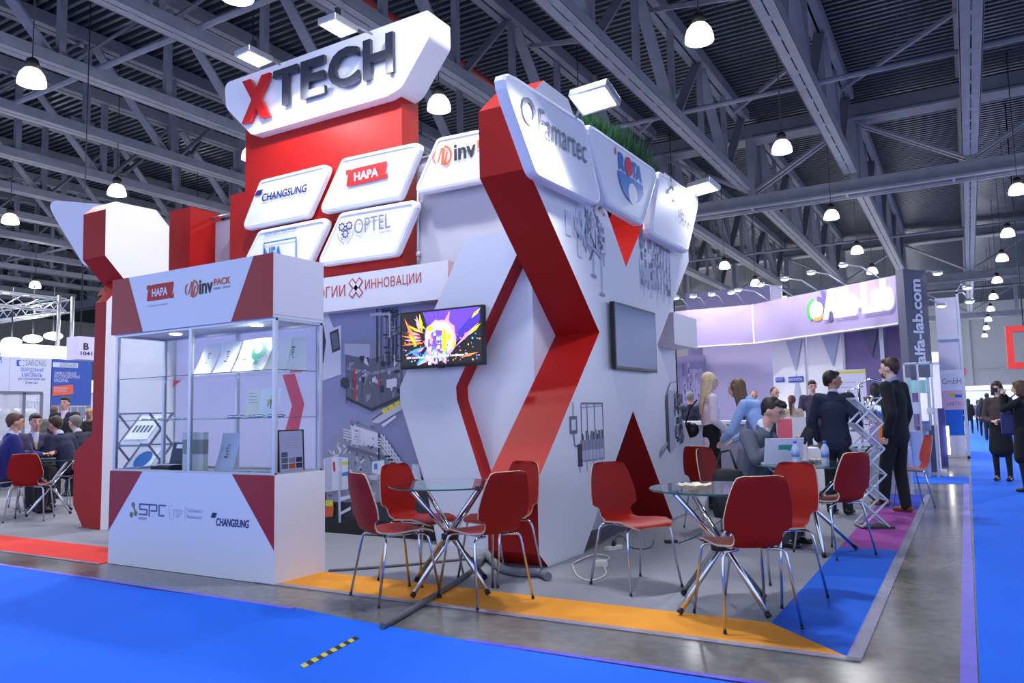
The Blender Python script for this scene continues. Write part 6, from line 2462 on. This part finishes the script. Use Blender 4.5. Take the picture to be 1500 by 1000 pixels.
    if kind in ('short', 'grey'):
        v.ell(H_(0, -.03, .038), (.083*s*hs, .096*s*hs, .098*s*hs), M=hr, n=18, m=12)
        v.ell(H_(0, .035, .088), (.062*s, .05*s, .034*s), M=hr)
        v.bone(H_(0, -.07, .0), H_(0, -.075, -.05), (.06*s, .03*s), (.045*s, .02*s), xd=X_)
    elif kind == 'crop':
        v.ell(H_(0, -.03, .03), (.079*s, .09*s, .096*s), M=hr, n=18, m=12)
    elif kind in ('long', 'pony', 'bob'):
        v.ell(H_(0, -.022, .034), (.084*s, .1*s, .1*s), M=hr, n=18, m=12)
        if kind == 'long':
            v.bone(H_(0, -.06, .02), H_(0, -.13, -.3), (.085*s, .05*s), (.07*s, .03*s), xd=X_)
            v.bone(H_(0, -.13, -.3), H_(0, -.14, -.42), (.07*s, .03*s), (.03*s, .015*s), xd=X_)
            for sx in (-1, 1):
                v.bone(H_(sx*.07, .0, .03), H_(sx*.085, -.06, -.22), .03*s, .025*s)
        elif kind == 'bob':
            v.bone(H_(0, -.05, .0), H_(0, -.06, -.12), (.09*s, .05*s), (.085*s, .04*s), xd=X_)
            for sx in (-1, 1):
                v.bone(H_(sx*.075, .01, .04), H_(sx*.08, .0, -.11), .024*s, .024*s)
            v.ell(H_(0, .05, .075), (.07*s, .045*s, .035*s), M=hr)
        else:
            v.bone(H_(0, -.1, .05), H_(0, -.15, -.02), .035*s, .04*s)
            v.bone(H_(0, -.15, -.02), H_(0, -.15, -.3), .04*s, .02*s)
    if kind != 'bald':
        v.fused('hair', hairm(hc), t, vox*.8, 2)
    # --- trousers / skirt
    v = Vol()
    lg = clothm('trouser_cloth', legs)
    if skirt:
        v.bone(P_['pel'], P_['pel']+V((0, 0, .08))*s, (.165*s, .12*s), (.14*s, .1*s), xd=X_)
        mid = (P_['knl']+P_['knr'])/2+V((0, 0, .04))*s
        v.bone(P_['pel'], mid, (.17*s, .13*s), (.2*s, .13*s), xd=X_)
        v.fused('skirt', lg, t, vox, 3)
        v = Vol()
        for a, c in (('knl', 'anl'), ('knr', 'anr')):
            v.bone(P_[a]+V((0, 0, .05))*s, P_[c], .062*s, .042*s)
        v.fused('tights', clothm('tights', (28, 26, 32)), t, vox, 2)
    else:
        v.bone(P_['pel'], P_['pel']+(P_['waist']-P_['pel']).normalized()*.13*s, (.165*s, .118*s), (.142*s, .102*s), xd=X_)
        for a, c, d_ in (('hpl', 'knl', 'anl'), ('hpr', 'knr', 'anr')):
            f_ = .82 if fem else 1
            v.chain([P_[a], P_[c], P_[d_]+V((0, 0, -.02))*s], [.098*s*f_, .074*s*f_, .06*s*f_])
        v.fused('trousers', lg, t, vox, 3)
    # --- shoes
    for a in ('anl', 'anr'):
        v = Vol()
        k = 'kn'+a[-1]
        an = P_[a]
        v.bone(an-Yf*.04*s-V((0, 0, .045))*s, an+Yf*.13*s-V((0, 0, .058))*s, (.042*s, .04*s), (.042*s, .026*s), xd=X_)
        v.bone(an-V((0, 0, .04))*s, an, .045*s, .045*s)
        o = v.fused('shoe', clothm('shoe_leather', shoes, .4), t, vox, 2)
        zmin = min((q.co.z for q in o.data.vertices), default=0)
    # --- top
    kind, tc_ = top
    cl = clothm('top_cloth', tc_)
    v = Vol()
    g = 1.
    if kind in ('jacket', 'coat'):
        g = 1.12
        lowz = .2 if kind == 'jacket' else .42
    elif kind == 'blouse':
        lowz = .22
        g = 1.1
    else:
        lowz = .1
        g = 1.04
    fm = .86 if fem else 1.
    hem = P_['pel']-(P_['waist']-P_['pel']).normalized()*(lowz*.45 if not seat else .03)*s
    v.bone(P_['waist'], hem, (.142*s*g*fm, .108*s*g*fm), (.168*s*g*fm, .122*s*g*fm), xd=X_)
    v.bone(P_['waist'], P_['chest'], (.142*s*g*fm, .108*s*g*fm), (.168*s*g*fm, .118*s*g*fm), xd=X_)
    v.bone(P_['chest'], nk-V((0, 0, .07))*s, (.165*s*g*fm, .112*s*g*fm), (.1*s*g*fm, .068*s*g*fm), xd=X_)
    sleeve = []
    for a, c, d_ in (('shl', 'ell', 'wrl'), ('shr', 'elr', 'wrr')):
        w_ = P_[d_]-(P_[d_]-P_[c]).normalized()*.035*s
        if kind == 'tee':
            w_ = P_[c]
        v.bone(P_['chest']+V((0, 0, .09))*s, P_[a], (.075*s*g, .075*s*g), (.066*s*g*fm, .066*s*g*fm))
        v.chain([P_[a], P_[c], w_] if kind != 'tee' else [P_[a], P_[c]], [.066*s*g*fm, .056*s*g*fm, .044*s*g*fm][:3 if kind != 'tee' else 2])
    v.bone(nk-V((0, 0, .05))*s, nk-V((0, 0, .0))*s-Yf*.01*s, (.072*s, .066*s), (.066*s, .06*s), xd=X_)
    v.fused(kind if kind in ('jacket', 'coat', 'blouse') else 'shirt', cl, t, vox, 3)
    if shirt:
        v = Vol()
        c_ = P_['chest']
        v.bone(nk+Yf*.045*s-V((0, 0, .0))*s, c_+Yf*.118*s+V((0, 0, -.02))*s, (.05*s, .03*s), (.02*s, .018*s), xd=X_)
        v.bone(nk+V((0, 0, .01))*s, nk+V((0, 0, .025))*s, (.063*s, .062*s), (.06*s, .06*s), xd=X_)
        v.fused('shirt_front', clothm('shirt_cloth', shirt), t, vox*.7, 1)
        if kind == 'jacket' and detail:
            for a, c in (('ell', 'wrl'), ('elr', 'wrr')):
                d_ = (P_[c]-P_[a]).normalized()
                MB().tube([P_[c]-d_*.045*s, P_[c]-d_*.008*s], .036*s, 12).build('cuff', clothm('shirt_cloth', shirt), t)
    if tie:
        c_ = P_['chest']
        MB().tube([nk+Yf*.085*s-V((0, 0, .02))*s, c_+Yf*.142*s+V((0, 0, .02))*s, c_+Yf*.145*s-V((0, 0, .1))*s], [.012*s, .022*s, .02*s], 8).build('tie', clothm('tie_cloth', tie), t)
    return t, P_, H_


def rz_of(fx, fy):
    return math.atan2(-fx, fy)


def stand_h(x, y, px, py):
    d = ray(px, py)
    k = math.hypot(x, y)/math.hypot(d.x, d.y)
    return EYE.z+d.z*k


GP = 'visitors talking at the right of the stand'
# bearded man, one foot drawn back, hand in pocket, looking left
x, y = along(1310, 10.0)
h = stand_h(x, y, 1293, 523)
t, P_, H_ = person('bearded man in a black suit standing on the purple strip, hand in pocket, looking left', x, y, rz_of(-.93, .36), h*.985,
       J=dict(wrl=(-.19, .02, .86), ell=(-.27, -.1, 1.12), knr=(.10, .03, .50), anr=(.09, -.02, .09), knl=(-.08, .1, .52), anl=(-.09, .14, .16), head=(0, .03, 1.635)),
       top=('jacket', (22, 24, 32)), legs=(20, 20, 25), shoes=(120, 62, 40), hair=('short', (62, 44, 34)), skin=M_skinp, shirt=(120, 140, 190), vox=.012, headyaw=.15)
v = Vol()
v.bone(H_(0, .035, -.06), H_(0, .062, -.082), (.052*1.02, .04), (.034, .028), xd=(1, 0, 0))
v.fused('beard', hairm((92, 66, 52)), t, .008, 2)
# man from behind
x, y = along(1222, 9.75)
h = stand_h(x, y, 1208, 542)
person('dark haired man in a navy suit seen from behind, standing beyond the seated man', x, y, rz_of(.25, .97), h*.985,
       J=dict(elr=(.27, -.04, 1.16), wrr=(.22, .2, 1.08), ell=(-.27, -.03, 1.14)), top=('jacket', (30, 38, 62)), legs=(22, 24, 32), hair=('short', (34, 28, 26)), skin=M_skint, shirt=(170, 180, 215), vox=.012, headyaw=-.9)
# seated man with phone
t, P_, H_ = person('man in a grey suit sitting at the glass table, bent over his phone', -1.84, 7.4, rz_of(.97, -.22), 1.74, seat=True, lean=.30,
       J=dict(ell=(-.26, .26, .80), wrl=(-.10, .46, .93), elr=(.26, .24, .78), wrr=(.10, .42, .91), head=(0, .30, 1.20), neck=(0, .20, 1.05)), top=('jacket', (92, 96, 110)), legs=(60, 62, 74),
       hair=('short', (38, 32, 32)), skin=M_skin, shirt=(205, 215, 240), tie=(40, 42, 60), vox=.009, headpitch=-.35)
MB().bar(H_(-.07, .07, .075), H_(.07, .07, .075), .012*1, .02).ell(H_(-.032, .075, .08), (.026, .012, .018)).ell(H_(.032, .075, .08), (.026, .012, .018)).build('sunglasses', M_black, t)
g_ = MB()
for sx in (-1, 1):
    g_.tube([H_(sx*.031+.018*math.cos(a_*PI/5), .094, .012+.014*math.sin(a_*PI/5)) for a_ in range(11)], .0014, 4)
g_.build('spectacles', M_dark, t)
wl, wr = P_['wrl'], P_['wrr']
c_ = (wl+wr)/2+V((.14, -.03, .05))
pm_ = MB().bar(c_-V((.03, 0, .055)), c_+V((.04, 0, .075)), .07, .012, up=(0, 1, 0))
tag(pm_.build('phone', M_black, bevel=.002), 'black phone held in both hands by the man in the grey suit', 'phone')
# blonde woman
x, y = along(1041, 9.95)
h = stand_h(x, y, 1038, 544)
person('blonde long haired woman in a white blouse and black trousers, standing left behind the tables', x, y, rz_of(.85, .5), h*.985, fem=True,
       J=dict(wrr=(.12, .2, .98), elr=(.24, -.02, 1.14), wrl=(-.1, .2, .98), ell=(-.24, -.02, 1.12)), top=('blouse', (238, 226, 234)), legs=(20, 20, 24), hair=('long', (222, 204, 160)), skin=M_skinp, vox=.012)
hb = thing('handbag', 'black handbag hanging behind the blonde woman', 'bag', (x-.22, y-.05, .9))
MB().ell((x-.25, y-.05, .98), (.11, .07, .1)).build('bag_body', M_black, hb)
MB().tube([(x-.33, y-.05, 1.0), (x-.25, y-.03, 1.25), (x-.15, y-.05, 1.35)], .01, 6).build('strap', M_black, hb)
# girl in blue shirt bending forward
x, y = along(1122, 9.0)
t, P_, H_ = person('long haired young woman in a pale blue shirt bending forward beside the blonde woman', x, y, rz_of(-.97, .2), 1.62, fem=True, lean=.45,
       J=dict(ell=(-.2, .36, 1.05), wrl=(-.12, .52, .94), elr=(.2, .34, 1.03), wrr=(.1, .5, .92), head=(0, .36, 1.56)), top=('blouse', (150, 180, 225)), legs=(40, 44, 70), hair=('long', (104, 78, 54)), skin=M_skinp, vox=.012)
# people behind the counter
bk_ = [
    (1012, 14.3, 573, (.2, .98), (34, 36, 60), ('short', (130, 130, 135)), False, 'grey haired man in a dark jacket beyond the counter, seen from behind'),
    (1105, 15.6, 571, (.3, -.9), (60, 70, 120), ('crop', (120, 84, 60)), False, 'short haired man in a blue shirt behind the counter, facing the camera'),
    (1136, 15.0, 566, (.7, -.6), (34, 44, 74), ('crop', (58, 44, 38)), False, 'man with receding hair in a navy shirt looking down behind the counter'),
    (1161, 14.6, 578, (.1, .98), (168, 156, 140), ('pony', (92, 52, 36)), True, 'woman with a long brown ponytail and beige top seen from behind'),
    (1192, 16.2, 556, (.3, -.95), (70, 60, 80), ('short', (44, 32, 30)), False, 'dark haired man half hidden behind the man in the navy suit'),
]
for (px_, dist, hy, f_, tc_, hr_, fm_, lb_) in bk_:
    x, y = along(px_, dist)
    h = stand_h(x, y, px_, hy)
    person(lb_, x, y, rz_of(*f_), h*.985, top=('shirt', tc_), legs=(30, 30, 40), hair=hr_, fem=fm_, vox=.017, group='people around the counter', detail=True, headpitch=-.15 if fm_ is False else 0)
# right aisle women
x, y = along(1463, 14.6)
h = stand_h(x, y, 1466, 557)
person('woman in a brown jacket and dark skirt standing in the right aisle, facing the camera', x, y, rz_of(-.3, -.95), h*.985, fem=True, skirt=True,
       J=dict(wrl=(-.08, .2, 1.08), wrr=(.05, .2, 1.05), elr=(.24, .0, 1.1), ell=(-.24, 0, 1.1)), top=('jacket', (74, 62, 62)), legs=(22, 22, 26), hair=('bob', (74, 52, 44)), skin=M_skinp, vox=.014)
x, y = along(1496, 12.9)
h = stand_h(x, y, 1497, 556)
t, P_, H_ = person('woman in a black dress taking a picture with a camera at the right picture edge', x, y, rz_of(-.95, .3), h*.985, fem=True, skirt=True,
       J=dict(wrl=(-.05, .24, 1.55), ell=(-.2, .2, 1.3), wrr=(.05, .24, 1.55), elr=(.2, .18, 1.3)), top=('coat', (20, 20, 24)), legs=(18, 18, 22), hair=('bob', (96, 66, 44)), skin=M_skinp, vox=.014)
pc_ = (P_['wrl']+P_['wrr'])/2+V((-.09, .03, .06))
tag(MB().box(tuple(pc_-V((.03, .06, .03))), tuple(pc_+V((.03, .06, .03)))).build('photo_camera', M_black, bevel=.004), 'small black camera held up by the woman at the right edge', 'camera')
x, y = along(1484, 12.95)
hb = thing('handbag', 'dark blue handbag hanging at the side of the woman in black', 'bag', (x, y, .75))
MB().box((x-.16, y-.06, .78), (x+.12, y+.06, 1.1)).build('bag_body', mat('bag_blue', (34, 44, 96), .5), hb, bevel=.03)
MB().tube([(x-.1, y, 1.08), (x-.02, y, 1.3), (x+.1, y, 1.4)], .01, 6).build('strap', mat('bag_strap', (34, 44, 96), .5), hb)
# far aisle visitors
far = [(1447, 30, 575, (.1, .99), (30, 32, 48), 'man in a dark suit walking away down the far aisle', ('short', (40, 30, 26)), False),
       (1419, 37, 583, (.2, .9), (26, 26, 30), 'long haired person in black walking in the far aisle', ('long', (36, 30, 30)), True),
       (1404, 39, 583, (-.9, .1), (34, 36, 50), 'man in dark clothes standing at the left side of the far aisle', ('crop', (50, 40, 36)), False),
       (1412, 44, 584, (.1, -.9), (190, 190, 205), 'person in white top in the far aisle', ('short', (90, 70, 60)), False),
       (1433, 40, 585, (.3, -.9), (120, 115, 130), 'woman in a grey coat in the far aisle', ('bob', (80, 60, 50)), True),
       (1439, 34, 582, (.0, .9), (60, 66, 90), 'woman in a blue grey coat walking beside the dark suited man', ('bob', (60, 46, 40)), True),
       (1452, 33, 588, (.0, .9), (30, 30, 36), 'visitor in black right of the dark suited man in the far aisle', ('short', (40, 34, 30)), False)]
for (px_, dist, hy, f_, tc_, lb_, hr_, fm_) in far:
    x, y = along(px_, dist)
    h = stand_h(x, y, px_, hy)
    person(lb_, x, y, rz_of(*f_), h*.985, top=('coat' if fm_ else 'jacket', tc_), legs=(24, 24, 30), hair=hr_, fem=fm_, vox=.03, detail=False, group='distant visitors in the aisle')
# people at the far left tables
GLP = 'people around the far left tables'
x, y = along(95, 15.6)
person('man in a dark jacket and pink shirt standing behind the far left table', x, y, rz_of(.6, -.8), stand_h(x, y, 95, 580)*.985, top=('jacket', (34, 36, 48)), legs=(30, 30, 36),
       hair=('short', (38, 30, 30)), shirt=(214, 190, 214), vox=.016, group=GLP)
x, y = along(80, 16.6)
person('man in an olive jacket seen from behind, left of the standing man', x, y, rz_of(-.5, .85), stand_h(x, y, 80, 593)*.985, top=('jacket', (108, 106, 98)), legs=(50, 50, 56), hair=('crop', (90, 76, 66)), vox=.018, group=GLP)
x, y = along(131, 16.0)
person('balding man in black beside the red column at left', x, y, rz_of(.8, -.5), stand_h(x, y, 131, 596)*.985, top=('shirt', (24, 26, 32)), legs=(24, 24, 28), hair=('bald', (50, 40, 36)), skin=M_skint, vox=.018, group=GLP)
for (px_, dist, f_, tc_, hr_, lb_, ln_) in (
        (12, 12.6, (.3, .9), (34, 44, 110), ('short', (84, 60, 46)), 'man in a blue suit sitting at the left picture edge, his back turned', .12),
        (50, 13.6, (.9, -.2), (84, 76, 104), ('short', (52, 38, 34)), 'man in a purple grey shirt with yellow lanyard sitting at the far left table', .12),
        (104, 13.4, (-.85, -.3), (30, 36, 66), ('short', (60, 48, 42)), 'man in a navy suit with yellow lanyard leaning over the laptop', .38),
        (125, 14.6, (-.9, -.2), (34, 38, 56), ('short', (110, 104, 100)), 'grey haired man in a dark pullover sitting beside the red column', .3)):
    x, y = along(px_, dist)
    t, P_, H_ = person(lb_, x, y, rz_of(*f_), 1.80, seat=True, lean=ln_, top=('jacket', tc_), legs=(40, 40, 48), hair=hr_, shirt=(200, 205, 230), vox=.015, group=GLP, headpitch=-.1)
    if 'lanyard' in lb_:
        MB().tube([P_['neck']+V((0, 0, .0)), P_['chest']+(Matrix.Rotation(rz_of(*f_), 3, 'Z') @ V((.02, .16, 0)))], .012, 6).build('lanyard', M_yellow, t)
